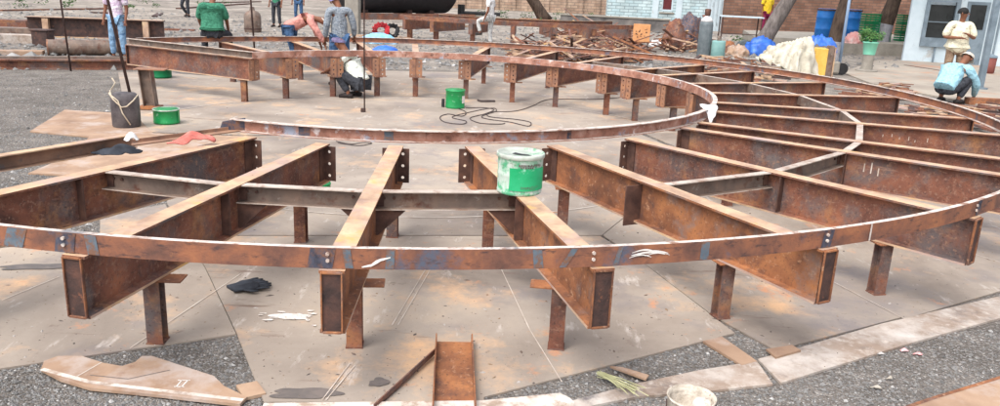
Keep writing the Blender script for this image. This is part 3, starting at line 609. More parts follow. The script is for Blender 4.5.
def ped(p, rz, lab, far=False):
    if first[0]: o = PED0; first[0] = False
    else: o = copy_tree(PED0)
    o.location = (p.x, p.y, 0); o.rotation_euler = (0, 0, rz); tag(o, lab, 'support post', 'short posts under the beams'); o.scale.z = .92 if far else 1; return o
peds = [('B', 6.22, .05, 'post under the near beam at lower left, beside the gloves'), ('C', 6.12, .1, 'post under the end on beam with the dark end plate'), ('D', 6.2, math.pi-.1, 'post under the outer end of the bucket beam'),
        ('E', 6.05, .3, 'post under the bracketed beam just inside the ring'), ('F', 6.25, .25, 'leaning looking post right of the ring joint, under the long red beam'),
        ('B', 4.35, 0, 'post seen below the left cross channel'), ('C', 4.1, 0, 'post just right of the end on beam under the cross channel'), ('D', 4.5, 0, 'post left of the bucket beam below the cross channel'), ('E', 4.1, 0, 'post right of the bucket'),
        ('F', 4.3, 0, 'inner post under the long red beam'), ('A', 4.4, 0, 'inner post under the leftmost near beam'), ('A', 6.3, 0, 'outer post under the leftmost near beam'),
        ('G', 4.3, 0, 'inner post of the grey patched beam'), ('G', 6.3, 0, 'outer post of the grey patched beam'), ('H', 4.2, 0, 'inner post of the beam above the grey patched one'), ('H', 6.3, 0, 'outer post of the beam above the grey patched one'),
        ('I', 4.0, 0, 'inner post of the chalk marked beam'), ('I', 6.3, 0, 'outer post of the chalk marked beam'), ('J', 4.0, 0, 'inner post beside the white rag'), ('J', 6.4, 0, 'outer post under the lower open end'),
        ('K', 4.0, 0, 'inner post of the beam before the scrap strips'), ('K', 6.4, 0, 'outer post under the upper open end')]
for k in 'LMNOPQRSTUV':
    peds.append((k, 3.98, 0, {'L': 'post just left of the white rag', 'M': 'rightmost of the paired posts at the far bend', 'N': 'left one of the paired posts at the far bend', 'O': 'post in front of the tangled scrap', 'P': 'post where the trailing cable ends', 'Q': 'post right behind the green tin',
                                 'R': 'post between the steel rod and the green tin', 'S': 'post right of the crouching man', 'T': 'post left of the crouching man', 'U': 'post under the far beam below the man in pink', 'V': 'post under the inner end of the far left girder'}[k]))
    if k not in 'V': peds.append((k, 6.3, 0, {'L': 'outer post under the beam toward the draped heap', 'M': 'outer post under the beam with paired angles', 'N': 'outer post under the beam left of the paired angles', 'O': 'outer post before the tangled scrap', 'P': 'outer post left of the tangled scrap', 'Q': 'outer post behind and right of the green tin',
                                 'R': 'outer post behind the steel rod', 'S': 'outer post behind the crouching man', 'T': 'outer post behind the plaid shirted man', 'U': 'outer post behind the man in pink'}[k]))
for k, R, rz, lab in peds: ped(on(k, R), rz, lab, k in 'KLMNOPQRSTUV')
# tall left post in front of the far girder
tp = empty('tall_pedestal', G(150, 110, 0), .1, label='tall post with an orange capped top at the left girder', cat='support post')
mb = MB(); w = .17; t = .01; prof = [(-w/2, -w/2), (w/2, -w/2), (w/2, -w/2+t), (t/2, -w/2+t), (t/2, w/2-t), (w/2, w/2-t), (w/2, w/2), (-w/2, w/2), (-w/2, w/2-t), (-t/2, w/2-t), (-t/2, -w/2+t), (-w/2, -w/2+t)]
prof = [(b, a) for a, b in prof][::-1]
mb.sweep(prof, [(Vector((0.02, 0, .07)), Vector((1, 0, 0)), Vector((0, 1, 0))), (Vector((-.02, 0, .60)), Vector((1, 0, 0)), Vector((0, 1, 0)))]); mb.build('post', M['chan'], tp)
mb = MB(); mb.box((.06, 0, .61), (.44, .22, .018)); mb.build('cap_plate', M['cleat_far'], tp, bevel=.003)
mb = MB(); mb.box((.02, 0, .045), (.3, .2, .05)); mb.build('foot_block', M['rust_orange'], tp, bevel=.004)

# ------------------------------------------------------------ small things near the frame
def drape(name, c, pts2, hfun, m, label, cat, par=None, n=26, seed=1, sz=(.3, .2), rough=.02):
    """a crumpled cloth: a grid heightfield trimmed to a ragged outline"""
    rd = random.Random(seed); ph = [(rd.uniform(-1, 1), rd.uniform(-1, 1), rd.uniform(0, 6.28)) for _ in range(9)]
    vs = []; fs = []
    for j in range(n+1):
        for i in range(n+1):
            u = i/n*2-1; v = j/n*2-1
            # square to disc with ragged radius
            x = u*math.sqrt(1-v*v/2); y = v*math.sqrt(1-u*u/2); a = math.atan2(y, x); r = math.hypot(x, y)
            k = 1+.14*math.sin(3*a+ph[0][2])+.1*math.sin(5*a+ph[1][2])+.06*math.sin(9*a+ph[2][2])
            X = x*k*sz[0]; Y = y*k*sz[1]
            w = sum(math.sin((p[0]*X+p[1]*Y)*38/(1+q*.15)+p[2]) for q, p in enumerate(ph))/9
            z = hfun(x*k, y*k)+rough*(abs(w)*2)*(.3+.7*(1-r))
            vs.append((X, Y, z))
    for j in range(n):
        for i in range(n): a = j*(n+1)+i; fs.append((a, a+1, a+n+2, a+n+1))
    mb = MB(); mb.add(vs, fs); o = mb.build(name, m, par, smooth=True); o.location = c
    s = o.modifiers.new('thick', 'SOLIDIFY'); s.thickness = .006
    return tag(o, label, cat)
def hump(h, sx=0, sy=0, k=1.6): return lambda x, y: h*max(0, 1-((x-sx)**2+(y-sy)**2))**k
# red cloth and black cloth
o = drape('red_cloth', G(190, 142, ZT+.02), None, hump(.055, .3, 0, .8), M['redcloth'], 'faded red cloth crumpled on the strip beside the left beam', 'cloth', seed=4, sz=(.16, .10), rough=.08); o.rotation_euler.z = .3
o = drape('black_cloth', G(118, 152, ZT+.02), None, hump(.03, .1, .2, .8), M['blackcloth'], 'black cloth draped over the left edge channel', 'cloth', seed=6, sz=(.15, .09), rough=.05); o.rotation_euler.z = .5
o = drape('grey_rag', G(131, 140, ZT+.12), None, hump(.05, 0, 0, 1), M['whitecloth'], 'small pale rag at the end of the left edge channel', 'rag', seed=9, sz=(.05, .05), rough=.03)
# white rag hanging over the inner ring
rp = G(709, 108, ZT+.11)
def ragf(x, y): return .03-.16*max(0, y*-1+.2)**1.2*(1 if y < .2 else 0)
o = drape('white_rag', rp, None, lambda x, y: .035-.13*max(0, -y)**1.3-.05*max(0, y), M['whitecloth'], 'white rag hung over the inner ring at its right end', 'rag', seed=11, sz=(.09, .13), rough=.035)

# bucket on beam D
bp = G(519, 191, ZT); 
bk = empty('paint_bucket', (bp.x, bp.y, ZT+.001), .2, label='green and white paint tin with dented lid standing on the beam', cat='paint bucket')
mb = MB(); mb.lathe([(.146, 0), (.15, .006), (.15, .02), (.147, .026), (.148, .12), (.150, .128), (.148, .136), (.150, .225), (.153, .235), (.153, .245)], n=40); mb.build('tin_body', M['green_bucket'], bk, smooth=True)
mb = MB(); mb.lathe([(.157, .238), (.160, .243), (.160, .262), (.154, .268), (.146, .262), (.142, .254), (.05, .252), (0.001, .251)], n=40, closed=False); mb.build('lid', M['tin'], bk, smooth=True)
mb = MB(); n = 16; vs = []; az0, az1 = R_(-118), R_(-12)
for j, z in enumerate((.035, .09, .14, .185)):
    for i in range(n+1):
        t = az0+(az1-az0)*i/n+.02*math.sin(i*2+j); vs.append((.1535*math.cos(t-.2), .1535*math.sin(t-.2), z))
mb.add(vs, [(j*(n+1)+i, j*(n+1)+i+1, (j+1)*(n+1)+i+1, (j+1)*(n+1)+i) for j in range(3) for i in range(n)]); mb.build('label', M['label_green'], bk, smooth=True)
mb = MB(); rd = random.Random(2)
for z, a0, a1, hh in ((.197, -95, -35, .016), (.187, -90, -60, .008), (.062, -88, -42, .004), (.053, -88, -45, .004), (.045, -80, -50, .003)):
    a = a0
    while a < a1:
        w = rd.uniform(2, 5); t0, t1 = R_(a)-.2, R_(a+w)-.2; r = .1552
        zz = z+rd.uniform(-.003, .003)
        mb.add([(r*math.cos(t0), r*math.sin(t0), zz), (r*math.cos(t1), r*math.sin(t1), zz), (r*math.cos(t1), r*math.sin(t1), zz+hh*rd.uniform(.6, 1)), (r*math.cos(t0), r*math.sin(t0), zz+hh)], [(0, 1, 2, 3)]); a += w+rd.uniform(.8, 2)
mb.build('label_print', M['oil'], bk)
mb = MB(); vs = [(-.03, .03, .2565), (-.06, 0, .2565), (-.01, -.05, .2565), (.06, -.07, .2565), (.04, -.035, .2565), (0, -.01, .2565)]; mb.add(vs, [(0, 1, 2, 5), (2, 3, 4, 5)]); mb.build('lid_hole', M['black'], bk)

def tin(name, p, r, h, m, label, lidm=None, dent=False):
    e = empty(name, (p.x, p.y, p.z), 0, label=label, cat='tin')
    mb = MB(); mb.lathe([(r*.97, 0), (r, .01), (r, .03), (r*.985, .036), (r*.985, h*.93), (r*1.02, h*.95), (r*1.02, h)], n=28); mb.build('tin_body', m, e, smooth=True)
    mb = MB(); mb.lathe([(r*1.03, h-.012), (r*1.03, h+.004), (r*.97, h+.004), (r*.95, h-.012+.006), (.001, h-.004)], n=28, closed=False); mb.build('lid', lidm or m, e, smooth=True)
    return e
e = tin('green_tin', G(455, 107.5, .013), .16, .30, M['green'], 'green tin with white sticker in the middle of the floor')
mb = MB(); vs = []; 
for j, z in enumerate((.09, .21)):
    for i in range(5): t = R_(-42+i*9); vs.append((.1605*math.cos(t), .1605*math.sin(t), z))
mb.add(vs, [(i, i+1, 6+i, 5+i) for i in range(4)]); mb.build('sticker', M['chalk'], e)
mb = MB(); mb.box((-.2, 0, .07), (.05, .05, .14)); mb.build('cable_plug', M['black'], e, bevel=.01)
e = tin('green_tin', G(167, 122.5, .02), .17, .19, M['green'], 'squat green tin with a cut edge beside the black cylinder', M['tin'])
mb = MB(); mb.box((.172, -.02, .1), (.006, .04, .17)); mb.build('torn_flap', M['green'], e)
tin('green_tin', G(323, 193, .013), .075, .1, M['green'], 'small green tin half hidden under the lower left beam')
tin('green_tin', G(161, 77, .02), .2, .2, M['crate'], 'dark green tin in the shade behind the tall post')

# black cylinder with rope (short)
p = G(127, 126, .02)
bc = empty('black_gas_cylinder', (p.x, p.y, .02), 0, label='squat sooty cylinder wound with pale rope on the left', cat='cylinder')
mb = MB(); mb.lathe([(.165, 0), (.175, .02), (.175, .36), (.165, .41), (.13, .44), (.1, .445), (.001, .45)], n=28, closed=False); mb.build('cylinder_shell', M['cyl'], bc, smooth=True)
mb = MB(); mb.tube([(-.14, -.12, .45), (-.06, -.19, .38), (.04, -.19, .28), (.1, -.17, .29), (.16, -.1, .36), (.17, .02, .42)], .009, 6); mb.tube([(-.17, -.03, .47), (-.1, -.16, .43), (.0, -.185, .36), (.05, -.19, .2), (.13, -.17, .05)], .008, 6)
mb.tube([(-.17, 0, .47), (-.13, .05, .56), (-.17, .05, .62)], .009, 6); mb.build('rope', M['rope'], bc, smooth=True)

def rod(name, base, top, r, label, weight=None):
    e = empty(name, base, 0, label=label, cat='steel rod'); d = top-base
    mb = MB(); mb.tube([(0, 0, 0), d], r, 8); mb.build('rod', M['wire'], e, smooth=True)
    if weight: mb = MB(); mb.box((-.02, 0, weight/2), (weight*1.2, weight*.8, weight)); mb.build('base_block', M['wire'], e, bevel=.006)
b = G(364.5, 112, .014); rod('standing_rod', b, b+Vector((0, 0, 3.4)), .011, 'thin dark rod rising from a small block, before the crouching man', .06)
b = G(71, 71, 0); rod('standing_rod', b, b+Vector((-.15, 0, 3.4)), .018, 'thin dark rod standing on the gravel at far left')
b = G(132, 97, .44); b = Vector((p.x+.05, p.y+.05, .46)); rod('standing_rod', b, b+Vector((-.68, .3, 3.4)), .02, 'thick dark rod slanting up from the sooty cylinder')
p = G(256, 70, .02); rod('standing_rod', p, p+Vector((-.12, 0, 3.4)), .02, 'dark rod standing behind the far left girder end')

# cable coils on the floor
def cable(pxs, r, label, z=.022, name='welding_cable', m='cable'):
    pts = [G(x, y, z) for x, y in pxs]; out = []
    P = [pts[0]]+pts+[pts[-1]]
    for i in range(1, len(P)-2):
        for k in range(6):
            t = k/6; a, b, c, d = P[i-1], P[i], P[i+1], P[i+2]
            out.append(.5*((2*b)+(c-a)*t+(2*a-5*b+4*c-d)*t*t+(3*b-a-3*c+d)*t**3))
    out.append(pts[-1]); mb = MB(); mb.tube(out, r, 6); return tag(mb.build(name, M[m], None, smooth=True), label, 'cable')
cable([(457, 108), (466, 112), (462, 116), (448, 114), (440, 117), (445, 122), (462, 124), (466, 121), (452, 117), (470, 112), (492, 108), (496, 111), (482, 116), (488, 119), (510, 122), (528, 126), (530, 122), (514, 119), (500, 118), (488, 116), (490, 112), (515, 111), (532, 106), (545, 100), (562, 99), (600, 99), (640, 95)], .0065, 'dark cable looped on the floor beside the green tin')
cable([(466, 108), (482, 107.5), (494, 109.5), (484, 114), (470, 118), (480, 123), (500, 124), (505, 123)], .0065, 'second thin cable loop crossing in front of the green tin')
cable([(336, 141), (350, 144), (362, 142.5), (372, 143), (360, 145.5), (345, 144), (338, 142.5)], .005, 'small wire coil behind the inner ring', z=.02)
cable([(478, 100), (482, 101), (495, 101)], .02, 'short stub of rebar near the green tin', z=.03)

# gloves
gl = empty('work_gloves', G(246, 288, .016), R_(35), label='pair of black work gloves lying on the front centre plate', cat='gloves')
def glove(dx, dy, rz, nm):
    mb = MB(); Mx = Matrix.Rotation(rz, 3, 'Z')
    def T(p): return Mx@Vector(p)+Vector((dx, dy, 0))
    mb.tube([T((-.075, 0, .012)), T((-.03, 0, .014)), T((.0, 0, .016)), T((.045, 0, .012))], [.036, .034, .042, .038], 10)
    for i, (y, l) in enumerate(((-.033, .052), (-.011, .066), (.011, .07), (.033, .058))): mb.tube([T((.03, y, .012)), T((.05+l*.5, y*1.15, .014)), T((.04+l, y*1.25, .009))], [.012, .011, .009], 6)
    mb.tube([T((-.02, -.03, .012)), T((.01, -.06, .012)), T((.035, -.066, .01))], [.014, .012, .009], 6)
    mb.v = [(x, y, z*.45+.001) for x, y, z in mb.v]; o = mb.build(nm, M['blackcloth'], gl, smooth=True); return o
gl.scale = (1.35, 1.35, 1.2); glove(0, .035, .2, 'glove'); o = glove(.005, -.03, -.15, 'glove'); o.location.z = .012

# channel lying toes up, angle bar
p = G(454, 343, .016); q = G(454, 425, .016); d = (q-p); d.z = 0; L = 1.1; az = math.atan2(d.y, d.x)
ch = empty('lying_channel', (p.x, p.y, .016), az, label='rust red channel lying toes up at the bottom centre', cat='steel channel')
mb = MB(); w = .215; t = .008; prof = [(-w/2, 0), (w/2, 0), (w/2, .062), (w/2-t, .062), (w/2-t, t), (-w/2+t, t), (-w/2+t, .062), (-w/2, .062)]
vs = [(x, a, b_) for x in (0, L) for a, b_ in prof]; k = 8
mb.add(vs, [(j, (j+1) % k, k+(j+1) % k, k+j) for j in range(k)]+[(0, 1, 4, 5), (1, 2, 3, 4), (0, 5, 6, 7), (8, 9, 12, 13), (9, 10, 11, 12), (8, 13, 14, 15)]); mb.build('channel_section', M['rust_orange'], ch, bevel=.0015)
p = G(434, 352, .045); q = G(372, 409, .018); d = q-p
mb = MB(); mb.box((0, 0, 0), (d.length, .03, .006)); mb.box((0, .012, .014), (d.length, .006, .03)); o = mb.build('angle_bar', M['rust']); o.location = (p+q)/2; o.rotation_euler = (0, -math.asin(d.z/d.length), math.atan2(d.y, d.x)); tag(o, 'thin rusty angle bar leaning on the lying channel', 'angle bar')

# straw bundle
mb = MB(); rd = random.Random(5); a = G(599, 374, .03); b = G(633, 392, .035)
for i in range(26):
    o1 = Vector((rd.gauss(0, .012), rd.gauss(0, .012), abs(rd.gauss(0, .006)))); o2 = Vector((rd.gauss(0, .03), rd.gauss(0, .03), abs(rd.gauss(0, .01)))); mb.tube([a+o1, (a+b)/2+(o1+o2)/2+Vector((0, 0, .008)), b+o2], .0022, 4)
tag(mb.build('fibre_bundle', mat('pale_green_fibre', [lin((150, 150, 112)), lin((186, 184, 146))], 8, 4, .8, 0)), 'pale green fibre bundle left of the crusted bucket', 'fibre bundle')

# crusted paint bucket at the bottom
p = G(687, 436, .0)
cb = empty('crusted_bucket', (p.x, p.y, .003), 0, label='paint crusted open bucket at the bottom edge', cat='paint bucket')
r = .112; hh = .20
mb = MB(); mb.lathe([(r*.93, 0), (r*.96, .1), (r, hh), (r*1.04, hh+.004), (r*1.04, hh+.012), (r*.97, hh+.012), (r*.95, hh-.02), (r*.9, .09), (.001, .085)], n=36, closed=False); 
mb.build('bucket_body', mat('crusted_white_paint', [lin((150, 138, 124)), lin((196, 186, 172)), lin((222, 214, 202))], 14, 8, .85, .6, 60, second=(lin((108, 90, 78)), 22, .6, .7)), cb, smooth=True)
blot(Vector((0, 0, 0)), .05, .045, .105, M['burn'], 'dried_paint', None, None, cb, seed=4)
mb = MB(); mb.lathe([(.001, .13), (.03, .14), (.045, .12), (.05, .09)], c=(.05, -.01, .06), n=12, closed=False); mb.build('paint_lump', M['paint'], cb, smooth=True)
mb = MB(); mb.tube([(-r*1.05, 0, hh-.01), (-r*1.1, -.05, hh-.05), (-r*.6, -.12, hh-.1), (0, -.135, hh-.12), (r*.7, -.11, hh-.09), (r*1.08, 0, hh-.01)], .003, 5); mb.build('bail_handle', M['wire'], cb)

# litter
rd = random.Random(9)
for (x, y, s, c, lb) in ((881, 354, .018, (180, 176, 172), 'white scrap of litter on the gravel'), (904, 351, .02, (230, 180, 182), 'left pink litter scrap on the gravel'), (918, 354, .022, (226, 160, 160), 'right pink litter scrap on the gravel'), (877, 388, .024, (176, 168, 156), 'pale wood sliver on the gravel at lower right'), (890, 379, .014, (170, 162, 150), 'pale chip on the gravel before the curved plate')):
    blot_c = G(x, y, .012); o = drape('litter_scrap', blot_c, None, hump(.012), cloth('litter_%d' % x, c, tuple(min(255, k+12) for k in c)), lb, 'litter', n=6, seed=x, sz=(s*1.3, s*.5), rough=.01)

# ------------------------------------------------------------ people
def skin_obj(name, verts, edges, radii, m, parent, sub=2):
    me = bpy.data.meshes.new(name); me.from_pydata(verts, edges, []); me.materials.append(m)
    o = bpy.data.objects.new(name, me); COL.objects.link(o); o.parent = parent
    sk = o.modifiers.new('skin', 'SKIN'); sk.use_smooth_shade = True; sk.branch_smoothing = .6
    for i, r in enumerate(radii):
        v = me.skin_vertices[0].data[i]; v.radius = r if isinstance(r, tuple) else (r, r); v.use_root = (i == 0)
    su = o.modifiers.new('sub', 'SUBSURF'); su.levels = su.render_levels = sub; return o
def person(loc, rz, J, label, shirt, trousers, head='hair', cap=None, scale=1.0, sleeves=1.0, legs=1.0, hairm=None, loose=1.0, hemlen=.10):
    """J: joints, local frame +y forward"""
    e = empty('person', loc, rz, label=label, cat='person'); e.scale = (scale,)*3
    V = {k: Vector(v) for k, v in J.items()}
    vs = []; es = []; rs = []; idx = {}
    def add(k, p, r, par=None):
        idx[k] = len(vs); vs.append(tuple(p)); rs.append(r)
        if par is not None: es.append((idx[par], idx[k]))
    look = V.get('look', Vector((0, 1, 0))).normalized(); hd = V['head']; nk = V['neck']; upv = (hd-nk).normalized()
    add('pelvis', V['pelvis'], .11); add('spine', (V['pelvis']+V['chest'])/2, .085, 'pelvis'); add('chest', V['chest'], .085, 'spine'); add('neck', nk, .055, 'chest')
    add('jaw', hd-upv*.05+look*.015, (.062, .07), 'neck'); add('skull', hd+upv*.03-look*.005, (.078, .09), 'jaw'); add('crown', hd+upv*.095-look*.01, (.06, .07), 'skull')
    for s, S in ((-1, 'L'), (1, 'R')):
        add('sh'+S, V['sh'+S], .055, 'chest'); add('el'+S, V['el'+S], .04, 'sh'+S); add('wr'+S, V['wr'+S], .027, 'el'+S)
        fd = (V['wr'+S]-V['el'+S]).normalized(); hv = V.get('hand'+S, fd).normalized()
        side = hv.cross(Vector((0, 0, 1))); side = side.normalized() if side.length > .2 else Vector((1, 0, 0))
        pm = V['wr'+S]+hv*.06; add('pa'+S, pm, (.03, .02), 'wr'+S); pn = hv.cross(side)
        for i in range(4):
            o1 = pm+hv*.035+side*(i-1.5)*.021; add('f%d%s' % (i, S), o1, .0095, 'pa'+S); add('g%d%s' % (i, S), o1+hv*(.035, .045, .04, .03)[i]+pn*.012, .008, 'f%d%s' % (i, S))
        t1 = V['wr'+S]+hv*.03+side*.038*(-s); add('t1'+S, t1, .011, 'pa'+S); add('t2'+S, t1+hv*.035+side*.012*(-s), .009, 't1'+S)
        add('hip'+S, V['hip'+S], .085, 'pelvis'); add('kn'+S, V['kn'+S], .052, 'hip'+S); add('an'+S, V['an'+S], .036, 'kn'+S)
        fdv = V.get('toe'+S); fdv = fdv if fdv is not None else V['an'+S]+Vector((0, .14, -.05)); add('to'+S, fdv, (.035, .024), 'an'+S)
    skin_obj('body', vs, es, rs, M['skin'], e)
    # face
    q = look.cross(upv).normalized(); f = hd+look*.075
    mb = MB()
    mb.tube([hd+look*.07+upv*.03, hd+look*.105-upv*.005, hd+look*.078-upv*.015], [.008, .015, .007], 6); mb.build('nose', M['skin'], e, smooth=True)
    for s in (-1, 1):
        mb = MB(); c = hd+look*.082+q*s*.03+upv*.03; mb.tube([c-q*.011, c, c+q*.011], [.002, .007, .002], 6); mb.build('eye', M['hair'], e)
        mb = MB(); c = hd+q*s*.082+upv*.008; mb.tube([c+upv*.028, c+q*s*.008, c-upv*.026], [.008, .014, .008], 6); mb.build('ear', M['skin'], e, smooth=True)
    mb = MB(); c = hd+look*.08-upv*.042; mb.tube([c-q*.024, c+look*.005, c+q*.024], [.003, .008, .003], 6); mb.build('mouth', M['maroon'], e)
    # shirt
    def garment(name, ks, radii, links, m, extra=None):
        v2 = []; e2 = []; r2 = []; ix = {}
        for k, (p, r) in ks.items(): ix[k] = len(v2); v2.append(tuple(p)); r2.append(r)
        for a, b in links: e2.append((ix[a], ix[b]))
        return skin_obj(name, v2, e2, r2, m, e)
    hem = V['pelvis']-(V['chest']-V['pelvis']).normalized()*hemlen; lo = loose
    ks = {'sp': ((V['pelvis']+V['chest'])/2, (.165*lo, .13*lo)), 'ch': (V['chest'], (.165*lo, .14*lo)), 'nk': (nk-(nk-V['chest'])*.22, .085), 'pe': (V['pelvis'], (.165*lo, .14*lo)), 'hem': (hem, (.15*lo, .128*lo))}
    ln = [('sp', 'ch'), ('ch', 'nk'), ('sp', 'pe'), ('pe', 'hem')]
    for S in 'LR':
        ks['cl'+S] = (V['sh'+S].lerp((V['chest']+nk)/2, .5), .10); ks['sh'+S] = (V['sh'+S], .082); ks['el'+S] = (V['sh'+S].lerp(V['el'+S], min(1, sleeves)), .064*lo); ln += [('nk', 'cl'+S), ('cl'+S, 'sh'+S), ('sh'+S, 'el'+S)]
        if sleeves > 1: ks['wr'+S] = (V['el'+S].lerp(V['wr'+S], .9), .045); ln.append(('el'+S, 'wr'+S))
    garment('shirt', ks, None, ln, shirt)
    ks = {'pe': (V['pelvis'], (.135, .12))}; ln = []
    for S in 'LR':
        ks['h'+S] = (V['hip'+S], .102); ks['k'+S] = (V['kn'+S], .074); ln += [('pe', 'h'+S), ('h'+S, 'k'+S)]
        if legs >= 1: ks['a'+S] = (V['kn'+S].lerp(V['an'+S], .93), .06); ln.append(('k'+S, 'a'+S))
        to = V.get('toe'+S); to = to if to is not None else V['an'+S]+Vector((0, .14, -.05))
        an = V['an'+S]; mb = MB(); b = an+(an-to)*.35; b.z = to.z+.005; mb.tube([b+Vector((0, 0, .012)), an.lerp(to, .3)+Vector((0, 0, -.012)), to], [.036, .046, .036], 8); mb.build('shoe', M['shoe'], e, smooth=True)
    garment('trousers', ks, None, ln, trousers)
    if head == 'hair' or cap is None:
        mb = MB(); c = hd+upv*.032-look*.02
        vs = []; n = 14
        for j in range(7):
            ph = math.pi/2*j/6*1.15
            for i in range(n):
                t = 2*math.pi*i/n; r = math.sin(ph); d_ = (q*math.cos(t)*.092+look*math.sin(t)*.104)*r+upv*.098*math.cos(ph); vs.append(c+d_)
        mb.add(vs, [(j*n+i, j*n+(i+1) % n, (j+1)*n+(i+1) % n, (j+1)*n+i) for j in range(6) for i in range(n)]); mb.build('hair', hairm or M['hair'], e, smooth=True)
    else:
        mb = MB(); c = hd+upv*.055-look*.008; vs = []; n = 16
        for j in range(7):
            ph = math.pi/2*j/6*1.08
            for i in range(n):
                t = 2*math.pi*i/n; r = math.sin(ph); d_ = (q*math.cos(t)*.1+look*math.sin(t)*.112)*r+upv*.088*math.cos(ph); vs.append(c+d_)
        mb.add(vs, [(j*n+i, j*n+(i+1) % n, (j+1)*n+(i+1) % n, (j+1)*n+i) for j in range(6) for i in range(n)])
        o = mb.build('cap', cap, e, smooth=True)
        if head == 'cap':
            mb = MB(); c = hd+upv*.05; mb.add([c+look*.09-q*.075, c+look*.165-q*.05-upv*.01, c+look*.165+q*.05-upv*.01, c+look*.09+q*.075, c+look*.09-q*.075-upv*.008, c+look*.165-q*.05-upv*.018, c+look*.165+q*.05-upv*.018, c+look*.09+q*.075-upv*.008], [(0, 1, 2, 3), (7, 6, 5, 4), (0, 4, 5, 1), (1, 5, 6, 2), (2, 6, 7, 3)]); mb.build('cap_peak', cap, e)
    return e
def stand(**k):
    J = dict(pelvis=(0, 0, .93), chest=(0, .01, 1.28), neck=(0, .015, 1.47), head=(0, .03, 1.6), shL=(-.19, 0, 1.39), shR=(.19, 0, 1.39), elL=(-.24, -.02, 1.11), elR=(.24, -.02, 1.11), wrL=(-.25, .08, .87), wrR=(.25, .08, .87),
             hipL=(-.1, 0, .88), hipR=(.1, 0, .88), knL=(-.12, .03, .48), knR=(.12, .03, .48), anL=(-.13, 0, .08), anR=(.13, 0, .08), toeL=(-.15, .17, .03), toeR=(.15, .17, .03)); J.update(k); return J
def squat(**k):
    J = dict(pelvis=(0, -.08, .27), chest=(0, .1, .58), neck=(0, .19, .73), head=(0, .25, .85), shL=(-.18, .13, .66), shR=(.18, .13, .66), elL=(-.2, .33, .48), elR=(.2, .33, .48), wrL=(-.08, .52, .4), wrR=(.08, .52, .4),
             hipL=(-.11, -.06, .25), hipR=(.11, -.06, .25), knL=(-.2, .3, .47), knR=(.2, .3, .47), anL=(-.15, .06, .08), anR=(.15, .06, .08), toeL=(-.17, .22, .03), toeR=(.17, .22, .03)); J.update(k); return J
c_cream = cloth('cream_shirt', (214, 206, 178), (228, 222, 198)); c_khaki = cloth('khaki_trousers', (128, 106, 88), (148, 126, 106))
c_lblue = cloth('light_blue_shirt', (140, 190, 208), (160, 204, 220)); c_dark = cloth('dark_trousers', (44, 46, 52), (66, 68, 74))
c_jeans = cloth('light_blue_jeans', (74, 112, 158), (140, 172, 200), sc=5); c_print = cloth('pale_printed_shirt', (222, 206, 218), (196, 168, 196), (232, 224, 230), sc=12)
c_green = cloth('green_shirt', (44, 102, 80), (70, 132, 106), sc=12); c_pink = cloth('pink_shirt', (198, 132, 122), (216, 152, 142)); c_plaid = cloth('grey_plaid_shirt', (70, 78, 92), (120, 130, 142), (160, 166, 172), sc=30)
c_blue = cloth('blue_jeans', (46, 70, 104), (76, 104, 140)); c_white = cloth('white_shirt', (216, 214, 212), (232, 230, 228)); c_grey = cloth('pale_grey_trousers', (170, 170, 168), (198, 198, 196))
c_yellow = cloth('yellow_dress_top', (214, 176, 30), (228, 194, 60)); c_marn = cloth('maroon_dress', (116, 30, 62), (140, 48, 82)); c_lcap = cloth('pale_cap', (196, 188, 174), (216, 208, 196)); c_pcap = cloth('purple_cap', (92, 84, 116), (116, 106, 136)); c_scarf = cloth('blue_scarf', (98, 92, 150), (140, 134, 180), sc=20)
c_white2 = cloth('pale_work_shirt', (214, 218, 206), (226, 230, 220))
person(G(764, 91), R_(172), stand(elL=(-.29, .03, 1.12), elR=(.29, .03, 1.12), wrL=(-.07, .27, 1.2), wrR=(.07, .25, 1.13), handL=(.9, .3, .3), handR=(-.9, .3, -.1), look=(-.75, .6, 0)), 'standing man in loose cream shirt with hands held together', c_cream, c_khaki, sleeves=1.0, scale=1.13, loose=1.25, hemlen=.15).location = G(948, 92)
person(G(946, 103), R_(-58), squat(pelvis=(0, -.16, .28), chest=(0, .08, .55), neck=(0, .27, .68), head=(0, .36, .75), shL=(-.2, .15, .6), shR=(.2, .15, .6), elL=(-.3, .22, .36), wrL=(-.16, .44, .2), look=(0, .8, -.6), wrR=(.15, .55, .1), elR=(.26, .36, .34)), 'crouching man seen from behind in light blue shirt', c_lblue, c_dark, head='cap', cap=c_lcap, sleeves=1.6, scale=1.22, hemlen=.03, loose=1.2)
person(G(120, 59.5), R_(176), stand(), 'standing man in light blue jeans at the far left', c_print, c_jeans, sleeves=.8, scale=1.02)
bz = ZT+.105
gp = pol(6.79, 131.5, 0)
person(Vector((gp.x, gp.y, 0)), R_(10), stand(pelvis=(0, 0, .96), chest=(0, .06, 1.28), neck=(0, .12, 1.45), head=(0, .18, 1.55), hipL=(-.11, .02, .9), hipR=(.11, .02, .9), knL=(-.24, .42, .84), knR=(.24, .42, .84), anL=(-.22, .4, .4), anR=(.22, .4, .4), toeL=(-.22, .55, .36), toeR=(.22, .55, .36), elL=(-.25, .1, 1.13), elR=(.25, .1, 1.13), wrL=(-.24, .3, .95), wrR=(.24, .3, .95), look=(0, .8, -.4)), 'man in green shirt sitting on the far ring with his back to us', c_green, c_dark, sleeves=1.0, scale=1.0, loose=1.3, hemlen=.06)
person(G(187, 17), R_(150), stand(knR=(.12, .16, .5), anR=(.12, -.1, .13), toeR=(.12, .03, .04)), 'distant man in dark clothes walking at the top left', c_dark, c_dark, sleeves=1.8)
person(G(277, 27), R_(170), stand(), 'distant man in green shorts and dark socks', c_green, c_dark, sleeves=.9)
person(G(299, 23), R_(180), stand(), 'distant man in dark blue jeans beside the tank', c_dark, c_blue, sleeves=.9)
